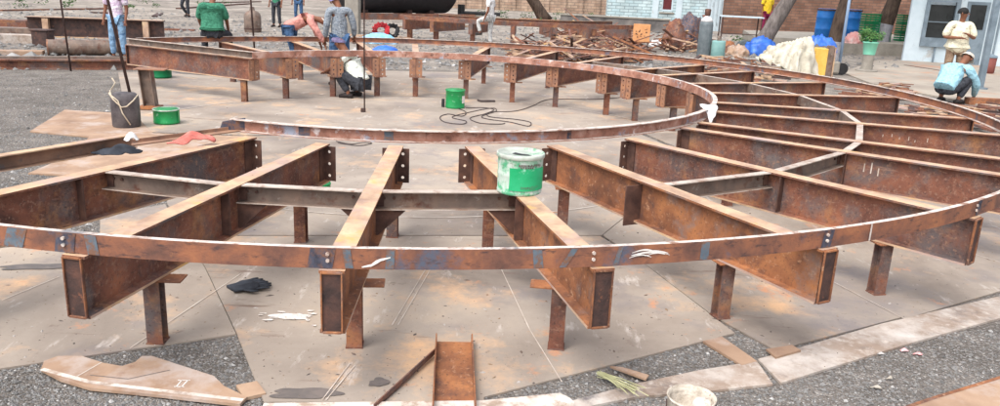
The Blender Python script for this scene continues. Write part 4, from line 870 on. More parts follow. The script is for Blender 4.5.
person(G(291, 76), R_(-88), stand(pelvis=(0, 0, .98), chest=(0, .36, 1.16), neck=(0, .55, 1.16), head=(0, .68, 1.12), shL=(-.17, .43, 1.14), shR=(.17, .43, 1.14), elL=(-.17, .5, .86), elR=(.2, .62, .88), wrL=(-.12, .58, .66), wrR=(.15, .72, .68), hipL=(-.1, 0, .93), hipR=(.1, 0, .93), knL=(-.11, .1, .5), knR=(.12, .1, .5), look=(0, .7, -.7), handL=(0, .3, -1), handR=(0, .3, -1)), 'man in pink shirt and pale cap bending over the far beams', c_pink, c_blue, head='cap', cap=c_lcap, sleeves=1.5, scale=1.02)
person(G(340, 86), R_(25), stand(head=(-.05, .09, 1.56), elR=(.27, -.02, 1.12), wrR=(.3, .08, .9)), 'standing man in grey plaid shirt with blue head scarf', c_plaid, c_blue, head='scarf', cap=c_scarf, sleeves=1.6, scale=1.02)
person(G(357, 98), R_(72), squat(head=(0, .29, .84), chest=(0, .12, .58)), 'crouching man in pale shirt and purple cap between posts', c_white2, c_dark, head='cap', cap=c_pcap, sleeves=.8, scale=1.08, hemlen=.02, loose=1.1)
person(G(489, 47), R_(70), stand(knL=(-.12, .36, .78), anL=(-.12, .26, .42), toeL=(-.12, .42, .38)), 'man in white stepping up onto the background frame', c_white, c_grey, sleeves=.7, scale=1.05)
person(G(763.5, 37, .45), R_(200), stand(), 'woman in yellow top and maroon dress behind the leaning trunk', c_yellow, c_marn, sleeves=.7, scale=1.0, loose=1.15, hemlen=.1)

# ------------------------------------------------------------ yard behind: left
def bar_between(name, p, q, w, h, m, label, cat='steel bar', group=None, I=False):
    d = q-p; az = math.atan2(d.y, d.x); L = d.length
    if I:
        e = empty(name, p, az, label=label, cat=cat, group=group); mb = MB(); n = 12
        prof = [(-w/2, h), (w/2, h), (w/2, h-.03), (.01, h-.034), (.01, .034), (w/2, .03), (w/2, 0), (-w/2, 0), (-w/2, .03), (-.01, .034), (-.01, h-.034), (-w/2, h-.03)]
        I_beam(mb, L, prof); o = mb.build('beam_section', m if isinstance(m, list) else [m, m], e); return e, L
    mb = MB(); mb.box((L/2, 0, h/2), (L, w, h)); o = mb.build(name, m); o.location = p; o.rotation_euler.z = az; tag(o, label, cat, group); return o, L
p = G(29, 36); q = G(165, 40)
e, L = bar_between('stored_girder', p, q, .34, .56, [M['dark'], M['flange']], 'dark stored girder with pale stiffeners at the far left', 'steel beam', I=True)
for x in (.14, .87):
    mb = MB(); mb.box((x*L, -.09, .28), (.16, .14, .5)); mb.build('stiffener', M['flange'], e)
for i, (y, h, lb, mm) in enumerate(((30, .3, 'topmost stored flat beside the dark girder', 'rust'), (36, .22, 'grey stored flat in the left stack', 'chan'), (43, .2, 'lower stored flat in the left stack', 'plate_grey'))):
    bar_between('stored_flat', G(-70, y-3), G(30+i*9, y), .5, h, M[mm], lb, 'steel bar', 'stored flats at the left')
bar_between('stored_flat', G(52, 44), G(140, 47), .3, .12, M['rust'], 'thin stored flat behind the pipe', 'steel bar')
bar_between('stored_flat', G(-60, 54), G(44, 55), .35, .1, M['plate_tan'], 'tan stored flat left of the pipe mouth', 'steel bar')
bar_between('long_beam', G(-70, 69), G(152, 69.5), .16, .2, M['rust'], 'long low beam lying behind the left gravel', 'steel beam', I=True)
bar_between('long_beam', G(-70, 62), G(150, 62), .16, .12, M['chan'], 'second long beam behind the low left one', 'steel beam')
mb = MB(); a = G(48, 55, 0)+Vector((0, 0, .18)); b = G(150, 55, 0)+Vector((0, 0, .18)); d = (b-a).normalized(); qv = Vector((-d.y, d.x, 0)); vs = []; n = 24
for o_, r in ((a, .175), (b, .175), (b, .145), (a, .145)):
    for k in range(n): t = 2*math.pi*k/n; vs.append(o_+qv*math.cos(t)*r+Vector((0, 0, math.sin(t)*r)))
mb.add(vs, [(j*n+k, j*n+(k+1) % n, ((j+1) % 4)*n+(k+1) % n, ((j+1) % 4)*n+k) for j in range(4) for k in range(n)])
pe_ = empty('steel_pipe', (0, 0, 0), label='thick grey pipe lying behind the jeans of the left man', cat='pipe'); mb.build('pipe_wall', M['chan'], pe_, smooth=False)
mb = MB(); mb.lathe([(.15, -.002), (.178, -.002), (.178, .03), (.176, .03)], n=24, closed=False); o = mb.build('pipe_rim', M['cleat_far'], pe_); o.matrix_local = Matrix.Translation(a)@d.to_track_quat('Z', 'Y').to_matrix().to_4x4()
mb = MB(); mb.box((0, 0, .19), (.4, .35, .38)); mb.box((0, 0, .40), (.46, .4, .04)); o = mb.build('block_stand', M['dark'], bevel=.02); o.location = G(44, 46); tag(o, 'dark block stand against the pipe mouth', 'stand')
for i, (x, y, x2, y2, lb) in enumerate(((0, 11, 110, 9, 'rusty strip lying across the top left yard'), (90, 13, 128, 14, 'short strip right of the girder top'), (178, 9, 250, 4, 'thin dark strip near the top left walkers'), (165, 30, 195, 31, 'brown flat right of the stored girder'), (160, 14, 155, 17, 'tiny offcut above the stored girder'), (205, 3, 260, 2, 'thin strip at the very top left of centre'))):
    bar_between('scrap_strip', G(x, y), G(x2, y2), .25, .06, M[('rust', 'dark', 'cleat')[i % 3]], lb, 'steel strip')
p = G(253, 32); e = empty('grey_gas_cylinder', p, 0, label='brownish grey cylinder on the far left side behind the ring', cat='cylinder')
mb = MB(); mb.lathe([(.27, 0), (.29, .04), (.29, .5), (.27, .62), (.2, .7), (.1, .74), (.08, .8), (.08, .86), (.001, .86)], n=24, closed=False); mb.build('cylinder_shell', M['chan'], e, smooth=True)
mb = MB(); mb.lathe([(.3, .1), (.3, .14)], n=24, closed=False); mb.build('band', M['dark'], e)
# tank on saddles
a = G(352, 18); b = G(450, 18); d = (b-a); L = 6.6; az = math.atan2(d.y, d.x); a = a-d.normalized()*.2
e = empty('black_tank', (a.x, a.y, 0), az, label='long black tank on saddles at the top edge', cat='tank')
mb = MB(); vs = []; prof = [(-.5, .01), (-.42, .6), (-.2, .95), (.0, 1.1), (L*.93, 1.1), (L*.98, .85), (L*1.0, .4), (L*1.0+.01, .01)]; n = 32
for x, r in prof:
    for k in range(n): t = 2*math.pi*k/n; vs.append((x, r*math.cos(t), 1.36+r*math.sin(t)))
mb.add(vs, [(j*n+k, j*n+(k+1) % n, (j+1)*n+(k+1) % n, (j+1)*n+k) for j in range(7) for k in range(n)]); mb.build('tank_shell', M['tankblack'], e, smooth=True)
for x in (.6, 3.4, 4.9): mb = MB(); mb.box((x, 0, .3), (.3, 1.2, .6)); mb.build('saddle', M['dark'], e)
bar_between('skid_rail', a+Vector((-.3, -1.3, 0)), b+Vector((1.4, -1.3, 0)), .25, .3, M['rust'], 'rusty rail lying in front of the black tank', 'steel beam')
p = G(353, 34); mb = MB(); mb.box((0, 0, .8), (.5, .5, 1.6)); mb.box((0, 0, 1.62), (.6, .6, .06)); o = mb.build('concrete_post', M['concrete'], bevel=.03); o.location = p; tag(o, 'grey concrete post behind the plaid shirted man', 'post')
# second frame in the background
e2 = empty('background_frame', (0.4, 33.5, 0), 0, label='second curved steel frame standing behind the main ring', cat='steel frame')
oldC = (CX, CY); CX, CY = 0, 0
mb = MB(); channel_ring(mb, 6.8, -128, -50, .68, .14, -1); mb.build('ring_channel', [M['rust'], M['flange']], e2)
mb = MB(); channel_ring(mb, 4.6, -130, -40, .68, .14, 1); mb.build('ring_channel', [M['rust'], M['flange']], e2)
for i, az in enumerate((-126, -116, -104, -92, -80, -68, -56)):
    o = pol(4.6, az, 0); mb = MB(); mb.box(tuple(pol(5.7, az, .5)), (2.2, .14, .34), R_(az)); mb.build('beam_section', M['rust'], e2)
    mb = MB(); mb.box(tuple(pol(6.5, az, .17)), (.14, .14, .33), R_(az)); mb.build('post', M['rust'], e2)
CX, CY = oldC
for px, lb in (((398, 38, 440, 46), 'loose flat bar lying before the background frame'), ((395, 28, 470, 27), 'flat bar behind the red cable coil'), ((350, 36, 410, 41), 'pale flat bar right of the plaid shirted man'), ((480, 50, 497, 46), 'short tan bar left of the scrap')):
    bar_between('loose_bar', G(px[0], px[1]), G(px[2], px[3]), .12, .08, M['plate_tan'], lb, 'steel bar')
def lump(name, c, sz, m, label, cat, seed=1, jag=.22):
    bm = bmesh.new(); bmesh.ops.create_icosphere(bm, subdivisions=4, radius=1); rd = random.Random(seed); ph = [(Vector((rd.uniform(-3, 3), rd.uniform(-3, 3), rd.uniform(-3, 3))), rd.uniform(0, 6)) for _ in range(10)]
    for v in bm.verts:
        k = 1+jag*sum(abs(math.sin(v.co.dot(a)*(1+i*.3)+b)) for i, (a, b) in enumerate(ph))/5-jag; v.co = Vector((v.co.x*k*sz[0], v.co.y*k*sz[1], max(-.001, v.co.z*k*sz[2])))
    me = bpy.data.meshes.new(name); bm.to_mesh(me); bm.free(); me.materials.append(m); me.polygons.foreach_set('use_smooth', [True]*len(me.polygons))
    o = bpy.data.objects.new(name, me); COL.objects.link(o); o.location = c; return tag(o, label, cat)
lump('blue_sheet', G(379, 43), (.55, .35, .3), M['bluesheet'], 'light blue sheet heaped behind the far ring', 'sheet', 3)
lump('blue_sheet', G(385, 53), (.38, .3, .2), M['tarp'], 'deep blue sheet lying close behind the far ring', 'sheet', 4)
def coil(p, r, m, label, seed):
    rd = random.Random(seed); mb = MB(); pts = []
    for i in range(90): t = i*.45; k = r*(.72+.28*math.sin(i*1.7)); pts.append((k*math.cos(t), .12*math.sin(i*.9), r+k*math.sin(t)))
    mb.tube(pts, .022, 5); o = mb.build('cable_coil', m, smooth=True); o.location = p; tag(o, label, 'cable coil'); return o
coil(G(381, 40), .3, cloth('red_rubber', (160, 40, 46), (186, 60, 66)), 'red cable coil standing beside the black one', 1); coil(G(392, 39), .27, M['black'], 'black cable coil right of the red one', 2)

# scrap pile (countless)
def scrap(pxbox, n, seed, name, label, lmin=.5, lmax=2.0, hmax=.9, flat=.25, thin=1.0):
    rd = random.Random(seed); mb = MB()
    for i in range(n):
        c = G(rd.uniform(pxbox[0], pxbox[2]), rd.uniform(pxbox[1], pxbox[3])); u = abs(rd.gauss(0, .4)); c.z = .05+min(hmax, u*hmax)*rd.random()
        L = rd.uniform(lmin, lmax); a = rd.uniform(0, 3.14); el = rd.gauss(0, flat); d = Vector((math.cos(a)*math.cos(el), math.sin(a)*math.cos(el), math.sin(el)))*L/2
        if c.z-abs(d.z) < .02: c.z = abs(d.z)+.03
        mb.cm = rd.choice((0, 0, 0, 1, 2, 2, 3)); M3 = d.to_track_quat('X', 'Z').to_matrix(); mb.box(c, (L, rd.uniform(.03, .11)*thin, rd.uniform(.015, .05)), M=M3)
    return tag(mb.build(name, [M['rust'], M['rust_orange'], M['flange'], M['dark']]), label, 'scrap', kind='stuff')
scrap((515, 48, 640, 64), 420, 3, 'scrap_pile', 'tangled rusty scrap bars piled behind the far ring', .4, 1.5, .62, .2, .8)
scrap((560, 33, 640, 46), 90, 4, 'scrap_pile', 'darker scrap heap before the white brick wall', hmax=.45)
scrap((848, 88, 905, 100), 60, 5, 'scrap_strips', 'reddish scrap strips under the ring on the right', .4, 1.0, .15, .04)
scrap((905, 108, 1020, 132), 90, 6, 'scrap_strips', 'pinkish scrap strips below the right end of the ring', .4, 1.0, .15, .04)
scrap((690, 60, 780, 84), 90, 7, 'scrap_strips', 'low scrap strips before the draped heap', .4, 1.2, .2, .04)
for x0, y0, x1, y1, m, lb in ((500, 24, 545, 27, 'crate', 'green sheet lying left of the leaning dark trunk'), (520, 21, 575, 24, 'rust_orange', 'orange red sheet lying below the leaning dark trunk'), (440, 16, 478, 20, 'rust', 'rusty sheet behind the man in white')):
    bar_between('flat_sheet', G(x0, y0), G(x1, y1), .9, .16, M[m], lb, 'sheet')
# valve stand at 460
p = G(461, 18); e = empty('pipe_valve', p, 0, label='black pipe with flange stub left of the man in white', cat='valve'); mb = MB(); mb.tube([(0, 0, .3), (2.2, 0, .3)], .1, 10); mb.build('pipe', M['black'], e); mb = MB(); mb.tube([(0, 0, 0), (0, 0, .75)], .2, 12); mb.build('flange_stub', M['black'], e)

# rust heap, cylinder, board, drum
lump('rust_heap', G(673, 50), (.38, .36, .9), M['rust'], 'rust red heap leaning beside the grey gas cylinder', 'scrap heap', 5, .5)
lump('grey_scrap_heap', G(688, 47), (.5, .4, 1.0), M['burn'], 'grey tangled heap behind the gas cylinder', 'scrap heap', 8, .6)
p = G(703, 57); e = empty('gas_cylinder', p, 0, label='tall grey gas cylinder with white shoulder on the right', cat='gas cylinder')
mb = MB(); mb.lathe([(.2, 0), (.215, .03), (.215, 1.02), (.2, 1.12)], n=24); mb.build('cylinder_shell', M['grey_cyl'], e, smooth=True)
mb = MB(); mb.lathe([(.2, 1.122), (.16, 1.2), (.1, 1.26), (.07, 1.28), (.07, 1.3)], n=24); mb.build('shoulder', M['whitecloth'], e, smooth=True)
mb = MB(); mb.lathe([(.07, 1.302), (.09, 1.32), (.1, 1.5), (.07, 1.52)], n=16); mb.build('valve_cap', M['cleat'], e, smooth=True)
p = G(717, 58); e = empty('teal_drum', p, 0, label='small teal drum right of the tall gas cylinder', cat='drum'); mb = MB(); mb.lathe([(.2, 0), (.22, .03), (.22, .5), (.2, .55), (.001, .55)], n=20, closed=False); mb.build('drum_shell', mat('teal_paint', [lin((110, 150, 148)), lin((136, 172, 168))], 4), e, smooth=True); mb = MB(); mb.tube([(0, 0, .55), (0, 0, .7)], .06, 8); mb.build('drum_neck', M['chan'], e)
e = empty('notice_board', G(640, 50), R_(-8), label='square orange speckled board on a post', cat='board')
mb = MB(); mb.box((0, 0, .58), (.58, .04, .6)); mb.build('panel', M['orangeboard'], e, bevel=.01)
for s in (-.24, .24): mb = MB(); mb.box((s, .03, .3), (.04, .03, .6)); mb.build('leg', M['dark'], e)
mb = MB(); rd = random.Random(4)
for i in range(16): x, z = rd.uniform(-.2, .2), rd.uniform(.4, .76); mb.box((x, -.0215, z), (rd.uniform(.02, .06), .003, rd.uniform(.01, .05)), 0)
mb.build('rust_spots', M['cleat'], e)
lump('white_sack', G(659, 46), (.3, .25, .22), M['whitecloth'], 'crumpled white sack between board and rust heap', 'sack', 9, .5)

scrap((662, 46, 706, 54), 90, 12, 'scrap_pile', 'rusty scrap and coiled bar beside the grey gas cylinder', .3, 1.1, 1.25)
# ------------------------------------------------------------ buildings and walls
def wall(name, p, q, h, t, m, label, cat='wall', z0=0):
    d = q-p; L = d.length; az = math.atan2(d.y, d.x); e = empty(name, (p.x, p.y, z0), az, label=label, cat=cat); return e, L
# white brick house
p, q = G(606, 23), G(708, 28); d = (q-p); L = d.length; az = math.atan2(d.y, d.x)
e = empty('white_brick_house', (p.x, p.y, 0), az, label='whitewashed brick house with maroon window at the top', cat='house')
wx0 = L*.53; wx1 = L*.64
mb = MB()
for x0, x1, z0, z1 in ((0, wx0, 0, 3.6), (wx1, L, 0, 3.6), (wx0, wx1, 0, .85), (wx0, wx1, 2.1, 3.6)): mb.box(((x0+x1)/2, .15, (z0+z1)/2), (x1-x0, .3, z1-z0))
mb.build('front_wall', M['brickwhite'], e)
mb = MB(); mb.box((L/2, 3.15, 1.8), (L, 5.7, 3.59)); mb.build('rear_block', M['brickwhite'], e)
mb = MB(); mb.box((L/2, 2.8, 3.72), (L+.6, 6.6, .2)); mb.build('roof_slab', M['concrete'], e)
fr = MB(); w = wx1-wx0
for x, z, a, b in ((wx0+.04, 1.475, .08, 1.25), (wx1-.04, 1.475, .08, 1.25), ((wx0+wx1)/2, .89, w-.16, .08), ((wx0+wx1)/2, 2.06, w-.16, .08)): fr.box((x, .1, z), (a, .1, b))
f = fr.build('window', M['wallwhite'], e); mb = MB(); mb.box(((wx0+wx1)/2, .12, 1.475), (w-.16, .03, 1.09)); mb.build('shutter', M['maroon'], f)
for x in (wx0-.35, wx1+.35): mb = MB(); mb.box((x, -.03, 1.8), (.35, .055, 3.6)); mb.build('pilaster', M['wallwhite'], e)
mb = MB(); mb.box(((wx0+wx1)/2, -.03, .74), (w+.2, .1, .08)); mb.build('sill', M['concrete'], e)
# dark plinth before it
p, q = G(560, 27), G(668, 33); d = q-p; e = empty('dark_low_wall', (p.x, p.y, 0), math.atan2(d.y, d.x), label='low dark soot stained wall before the white house', cat='wall'); mb = MB(); mb.box((d.length/2, .2, .3), (d.length, .4, .6)); mb.build('wall_body', mat('sooty_plaster', [lin((74, 72, 72)), lin((104, 100, 98)), lin((128, 122, 118))], 1.5, 9, .9, .3, 20), e, bevel=.02); mb = MB(); mb.box((d.length/2, .2, .63), (d.length+.1, .5, .06)); mb.build('coping', M['concrete'], e)
# pinkish rubble wall
p, q = G(455, 8), G(606, 15); d = q-p; e = empty('rubble_brick_wall', (p.x, p.y, 0), math.atan2(d.y, d.x), label='pinkish brick wall left of the white house', cat='wall'); mb = MB(); mb.box((d.length/2, .2, 1.3), (d.length, .4, 2.6)); mb.build('wall_body', M['bricktan'], e); mb = MB(); mb.box((d.length/2, .2, 2.65), (d.length+.1, .5, .1)); mb.build('coping', M['concrete'], e)
for i in range(9):
    mb = MB(); mb.box((d.length*(i+.5)/9, -.06, 1.3), (.3, .11, 2.6)); mb.build('buttress', M['bricktan'], e)
p, q = G(-60, -24), G(455, 8); d = q-p
e = empty('yard_wall', (p.x, p.y, 0), math.atan2(d.y, d.x), label='distant yard wall beyond the tank', cat='wall'); mb = MB(); mb.box((d.length/2, .2, 1.2), (d.length, .4, 2.4)); mb.build('wall_body', M['bricktan'], e); mb = MB(); mb.box((d.length/2, .2, 2.45), (d.length, .5, .1)); mb.build('coping', M['concrete'], e)
# ribbed column
p = G(714, 31); e = empty('ribbed_column', p, R_(-8), label='white ribbed sheet column behind the gas cylinder', cat='column'); mb = MB()
mb.box((0, .1, 1.7), (.95, .3, 3.4)); mb.build('column_core', M['wallwhite'], e)
for i in range(5): mb = MB(); mb.box((-.4+i*.2, -.075, 1.7), (.08, .046, 3.4)); mb.build('rib', M['wallwhite'], e)
# brown brick wall
p, q = G(723, 33), G(935, 41); d = q-p; e = empty('brown_brick_wall', (p.x, p.y, 0), math.atan2(d.y, d.x), label='long brown brick wall behind the blue drums', cat='wall'); mb = MB(); mb.box((d.length/2, .2, 1.5), (d.length, .4, 3.0)); mb.build('wall_body', M['brickbrown'], e); mb = MB(); mb.box((d.length/2, .2, 3.06), (d.length, .5, .12)); mb.build('coping', M['concrete'], e)
# raised ledge
pts = [G(752, 48), G(908, 57), G(925, 45), G(742, 40)]; mb = MB(); mb.prism([tuple(v[:2]) for v in pts], 0, .45); tag(mb.build('raised_ledge', M['concrete']), kind='structure')
# patio
pts = [G(842, 73), G(880, 60), G(1010, 66), G(1160, 78), G(1160, 150), G(1040, 118), G(940, 98), G(870, 84)]; mb = MB(); mb.prism([tuple(v[:2]) for v in pts], 0, .03); tag(mb.build('patio', M['patio']), kind='structure')
# right building
p, q = G(902, 61), G(1075, 72); d = (q-p); L = d.length; az = math.atan2(d.y, d.x)
e = empty('white_building', (p.x, p.y, 0), az, label='pale blue white building with dark window at the right', cat='building')
def X(px): # distance along the wall seen at column px, ground row interpolated
    t = (px-902)/(1075-902); return (G(px, 61+11*t)-p).length
ax, bx = X(916), X(949)
mb = MB()
for x0, x1, z0, z1 in ((0, ax, .0, 3.4), (bx, L, 0, 3.4), (ax, bx, 0, .55), (ax, bx, 2.15, 3.4)): mb.box(((x0+x1)/2, .12, (z0+z1)/2), (x1-x0, .24, z1-z0))
mb.build('front_wall', M['wallwhite'], e)
mb = MB(); mb.box((L/2+.8, 3.3, 1.7), (L-1.6, 6.1, 3.39)); mb.build('rear_block', M['wallwhite'], e)
mb = MB(); mb.box((L/2+.4, 2.8, 3.5), (L-.6, 7.4, .18)); mb.build('roof_slab', M['concrete'], e)
w = bx-ax; mb = MB()
for x, z, a, b in ((ax+.06, 1.45, .12, 1.8), (bx-.06, 1.45, .12, 1.8), ((ax+bx)/2, 2.1, w-.24, .1), ((ax+bx)/2, .7, w-.24, .3)): mb.box((x, .0, z), (a, .2, b))
f = mb.build('window', M['framegrey'], e); mb = MB(); mb.box(((ax+bx)/2, .08, 1.4), (w-.24, .03, 1.1)); mb.build('pane', M['glassdark'], f)
mb = MB(); mb.box(((ax+bx)/2, .02, 1.38), (w-.26, .03, .03)); mb.build('glazing_bar', M['framegrey'], f)
x0, x1 = X(956), X(978)
mb = MB(); mb.box(((x0+x1)/2, -.03, 1.05), (x1-x0, .055, 2.1)); f = mb.build('door', M['framegrey'], e); mb = MB(); mb.box(((x0+x1)/2, -.065, 1.6), ((x1-x0)*.7, .02, .8)); mb.build('pane', M['glassdark'], f)
for k, x in enumerate((X(932), X(990), X(1004))): mb = MB(); mb.box((x, -.035, .28 if k == 0 else 1.7), (.05, .06, .54 if k == 0 else 3.38)); mb.build('corner_strip', M['framegrey'], e)
p = G(979, 90); e = empty('canopy_post', p, 0, label='dark grey canopy post right of the standing man', cat='post'); mb = MB(); mb.box((0, 0, 1.7), (.13, .13, 3.4)); mb.build('post', M['framegrey'], e, bevel=.006); mb = MB(); mb.box((0, 0, .05), (.26, .26, .04)); mb.build('foot_plate', M['framegrey'], e)
p = G(986.5, 74); e = empty('red_bin', p, 0, label='reddish brown bin with lid against the white building', cat='bin'); mb = MB(); mb.lathe([(.16, .03), (.19, .06), (.2, .5), (.001, .5)], n=20, closed=False); mb.build('bin_body', mat('brown_red_paint', [lin((104, 58, 54)), lin((128, 76, 68))], 4), e, smooth=True); mb = MB(); mb.lathe([(.21, .5), (.2, .55), (.05, .6), (.001, .6)], n=20, closed=False); mb.build('lid', M['framegrey'], e, smooth=True)
bar_between('rusty_beam', G(966, 104), G(1060, 108), .2, .14, M['rust_orange'], 'rusty beam lying right of the crouching man in light blue', 'steel beam')
bar_between('wood_strip', G(905, 66), G(950, 73), .1, .04, M['cleat'], 'brown strip lying before the white building', 'strip')

# drums and crates on the ledge
def drum(px, py, lab):
    p = G(px, py, .45); e = empty('blue_drum', p, 0, label=lab, cat='drum', group='blue plastic drums')
    mb = MB(); mb.lathe([(.33, 0), (.36, .04), (.36, .3), (.375, .33), (.36, .36), (.36, .75), (.375, .78), (.36, .81), (.36, 1.05), (.34, 1.12), (.33, 1.13), (.33, 1.1), (.001, 1.1)], n=28, closed=False); mb.build('drum_shell', M['bluedrum'], e, smooth=True)
    mb = MB(); mb.lathe([(.385, 1.06), (.39, 1.1), (.385, 1.12)], n=28, closed=False); mb.build('rim_band', M['dark'], e)
drum(823, 37, 'blue plastic drum left of the second leaning trunk'); drum(849, 37, 'blue plastic drum right of the second leaning trunk')
cr0 = None
def crate(px, py, z, dx, lab, rz=0):
    global cr0
    if cr0 is None:
        cr0 = empty('green_crate', (0, 0, 0)); mb = MB(); w, d_, h = .6, .42, .34
        for x, y, a, b in ((0, -d_/2, w, .02), (0, d_/2, w, .02), (-w/2+.01, 0, .02, d_-.022), (w/2-.01, 0, .02, d_-.022)):
            for k in range(4): mb.box((x, y, .04+k*.09), (a, b, .055))
        for x in (-.28, -.1, .1, .28): mb.box((x, -d_/2-.008, h/2), (.03, .012, h))
        mb.box((0, 0, .008), (w-.05, d_-.05, .014)); mb.build('crate_frame', M['crate'], cr0)
        mb = MB(); mb.box((0, -d_/2-.012, h-.02), (w+.03, .02, .035)); mb.build('rim', M['crate'], cr0); mb = MB(); mb.box((0, d_/2+.012, h-.02), (w+.03, .02, .035)); mb.build('rim', M['crate'], cr0); o = cr0
    else: o = copy_tree(cr0)
    p = G(px, py, .45); o.location = (p.x+dx, p.y, .45+z); o.rotation_euler.z = rz; tag(o, lab, 'crate', 'stacked green plastic crates')
for c_, (px, lb) in enumerate(((867, 'left'), (880, 'second'), (903, 'right'))):
    for k in range(3): crate(px, 41, .35*k, 0, '%s green crate of the %s stack by the brown wall' % (('lowest', 'middle', 'topmost')[k], lb), .05*c_)
# sack by the drums
lump('red_white_sack', G(853, 43, .45), (.3, .25, .34), mat('red_white_weave', [lin((190, 170, 166)), lin((176, 96, 92))], 5, 5), 'red and white sack before the right blue drum', 'sack', 12, .4)
# pot with plant on pedestal
p = G(866, 72); e = empty('potted_plant', p, 0, label='mint green pot with leafy plant on a concrete stand', cat='potted plant')
mb = MB(); mb.lathe([(.3, 0), (.3, .06), (.16, .08), (.15, .5), (.001, .5)], n=20, closed=False); mb.build('stand', M['concrete'], e, smooth=False)
mb = MB(); mb.lathe([(.16, .502), (.2, .82), (.22, .83), (.22, .86), (.19, .86), (.18, .8), (.001, .8)], n=24, closed=False); mb.build('pot', M['pot'], e, smooth=True)
def leaves(mb, c, R, n, s, rd, flat=1.0):
    for i in range(n):
        d_ = Vector((rd.gauss(0, 1), rd.gauss(0, 1), rd.gauss(0, 1)*flat)).normalized()*R*rd.random()**.45; o_ = c+d_; a = Vector((rd.gauss(0, 1), rd.gauss(0, 1), rd.gauss(0, 1))).normalized(); b = a.orthogonal().normalized(); k = s*rd.uniform(.6, 1.3)
        mb.add([o_-a*k, o_+b*k*.45, o_+a*k, o_-b*k*.45], [(0, 1, 2, 3)])
rd = random.Random(8); mb = MB()
for i in range(9): leaves(mb, Vector((rd.uniform(-.26, .26), rd.uniform(-.2, .2), rd.uniform(.92, 1.14))), .14, 60, .04, rd)
mb.build('foliage', M['leaf2'], e)
mb = MB()
for i in range(7): mb.tube([(0, 0, .8), (rd.uniform(-.1, .1), rd.uniform(-.1, .1), 1.05), (rd.uniform(-.26, .26), rd.uniform(-.2, .2), 1.12)], [.012, .009, .005], 5)
mb.build('stem', M['trunk'], e)

# draped heap: sheet over boxes
c = G(789, 76); e = empty('draped_heap', c, R_(-6), label='cream sheet draped over a waist high heap', cat='sheet')
def hs_(x, y): 
    a = max(0, 1-((x+.15)**2+y**2)**1.3); return .82*a**.6*(1.05+.25*x)+.16*max(0, 1-((x-.45)**2*6+y*y*4))
mb = MB(); n = 44; vs = []; rd = random.Random(2)
for j in range(n+1):
    for i in range(n+1):
        u = i/n*2-1; v = j/n*2-1; x = u*math.sqrt(1-v*v/2); y = v*math.sqrt(1-u*u/2); z = max(0.0, hs_(x*.99, y*.99)); f_ = .09*(abs(math.sin(x*9+y*4+1.5*math.sin(y*5)))-.5)+.05*(abs(math.sin(x*17-y*11+1.7*math.sin(x*6)))-.5)+.022*math.sin(x*17+y*5)+.03*math.sin(math.atan2(y, x)*11)*min(1, math.hypot(x, y))+.014*math.sin(y*23-x*9)
        vs.append((x*(.82+f_), y*(.55+f_), max(.02, z+f_*.9)))
mb.add(vs, [(j*(n+1)+i, j*(n+1)+i+1, (j+1)*(n+1)+i+1, (j+1)*(n+1)+i) for j in range(n) for i in range(n)]); mb.build('sheet', M['creamsheet'], e, smooth=True)
c = G(812, 77); e = empty('yellow_box', c, R_(-6), label='yellow panelled box with a grey post at its side', cat='box')
mb = MB(); mb.box((0, 0, .38), (.5, .5, .76)); mb.build('box_body', M['yellowbox'], e, bevel=.012); mb = MB(); mb.box((.33, -.1, .42), (.15, .2, .84)); mb.build('side_post', M['chan'], e, bevel=.006); mb = MB(); mb.box((.45, -.1, .4), (.04, .1, .8)); mb.build('edge_strip', M['flange'], e)
o = drape('blue_tarpaulin', G(816, 73)+Vector((0, 0, .84)), None, lambda x, y: .1-.45*max(0, abs(x)-.45)-.4*max(0, -y-.4), M['tarp'], 'bright blue tarpaulin thrown over the yellow box', 'tarpaulin', seed=15, sz=(.46, .4), rough=.14)
lump('blue_bundle', G(760, 55), (.5, .4, .55), M['tarp'], 'blue plastic bundle at the foot of the leaning trunk', 'bundle', 15, .4)
# light pole and its machine base
p = G(838, 73); e = empty('slim_pole', p, 0, label='slim pale blue pole between the draped heap and potted plant', cat='pole'); mb = MB(); mb.tube([(0, 0, 0), (.0, 0, 3.4)], .04, 10); mb.build('pole', mat('pale_blue_paint', [lin((128, 150, 176)), lin((150, 170, 194))], 4), e, smooth=True); mb = MB(); mb.lathe([(.14, 0), (.14, .05), (.06, .08)], n=16); mb.build('foot', M['concrete'], e)
p = G(833, 74); e = empty('small_motor', (p.x-.12, p.y-.15, 0), 0, label='small grey motor with a wheel at the pole foot', cat='motor'); mb = MB(); mb.box((0, 0, .2), (.34, .3, .34)); mb.build('casing', M['concrete'], e, bevel=.05)
mb = MB(); mb.tube([(.25, -.1, .17), (.25, .02, .17)], .16, 18); mb.build('wheel', M['black'], e)
# table by the brick wall
p = G(737, 51); e = empty('white_table', p, R_(-5), label='thin legged table with white top by the brick wall', cat='table'); mb = MB(); mb.box((0, 0, 1.22), (1.5, .7, .04)); mb.build('tabletop', M['wallwhite'], e)
for x in (-.68, .68):
    for y in (-.3, .3): mb = MB(); mb.box((x, y, .6), (.04, .04, 1.2)); mb.build('leg', M['dark'], e)
mb = MB(); mb.box((0, -.3, .62), (1.32, .03, .03)); mb.build('stretcher', M['dark'], e)
for i, (x, y, s, lb) in enumerate(((728, 52, .3, 'small brown heap under the white table'), (737, 56, .32, 'tan heap in front of the white table'), (745, 50, .3, 'grey heap at the table leg'))): lump('small_heap', G(x, y), (s, s, s), M[('rust_orange', 'plate_tan', 'grey_cyl')[i]], lb, 'heap', 20+i, .6)

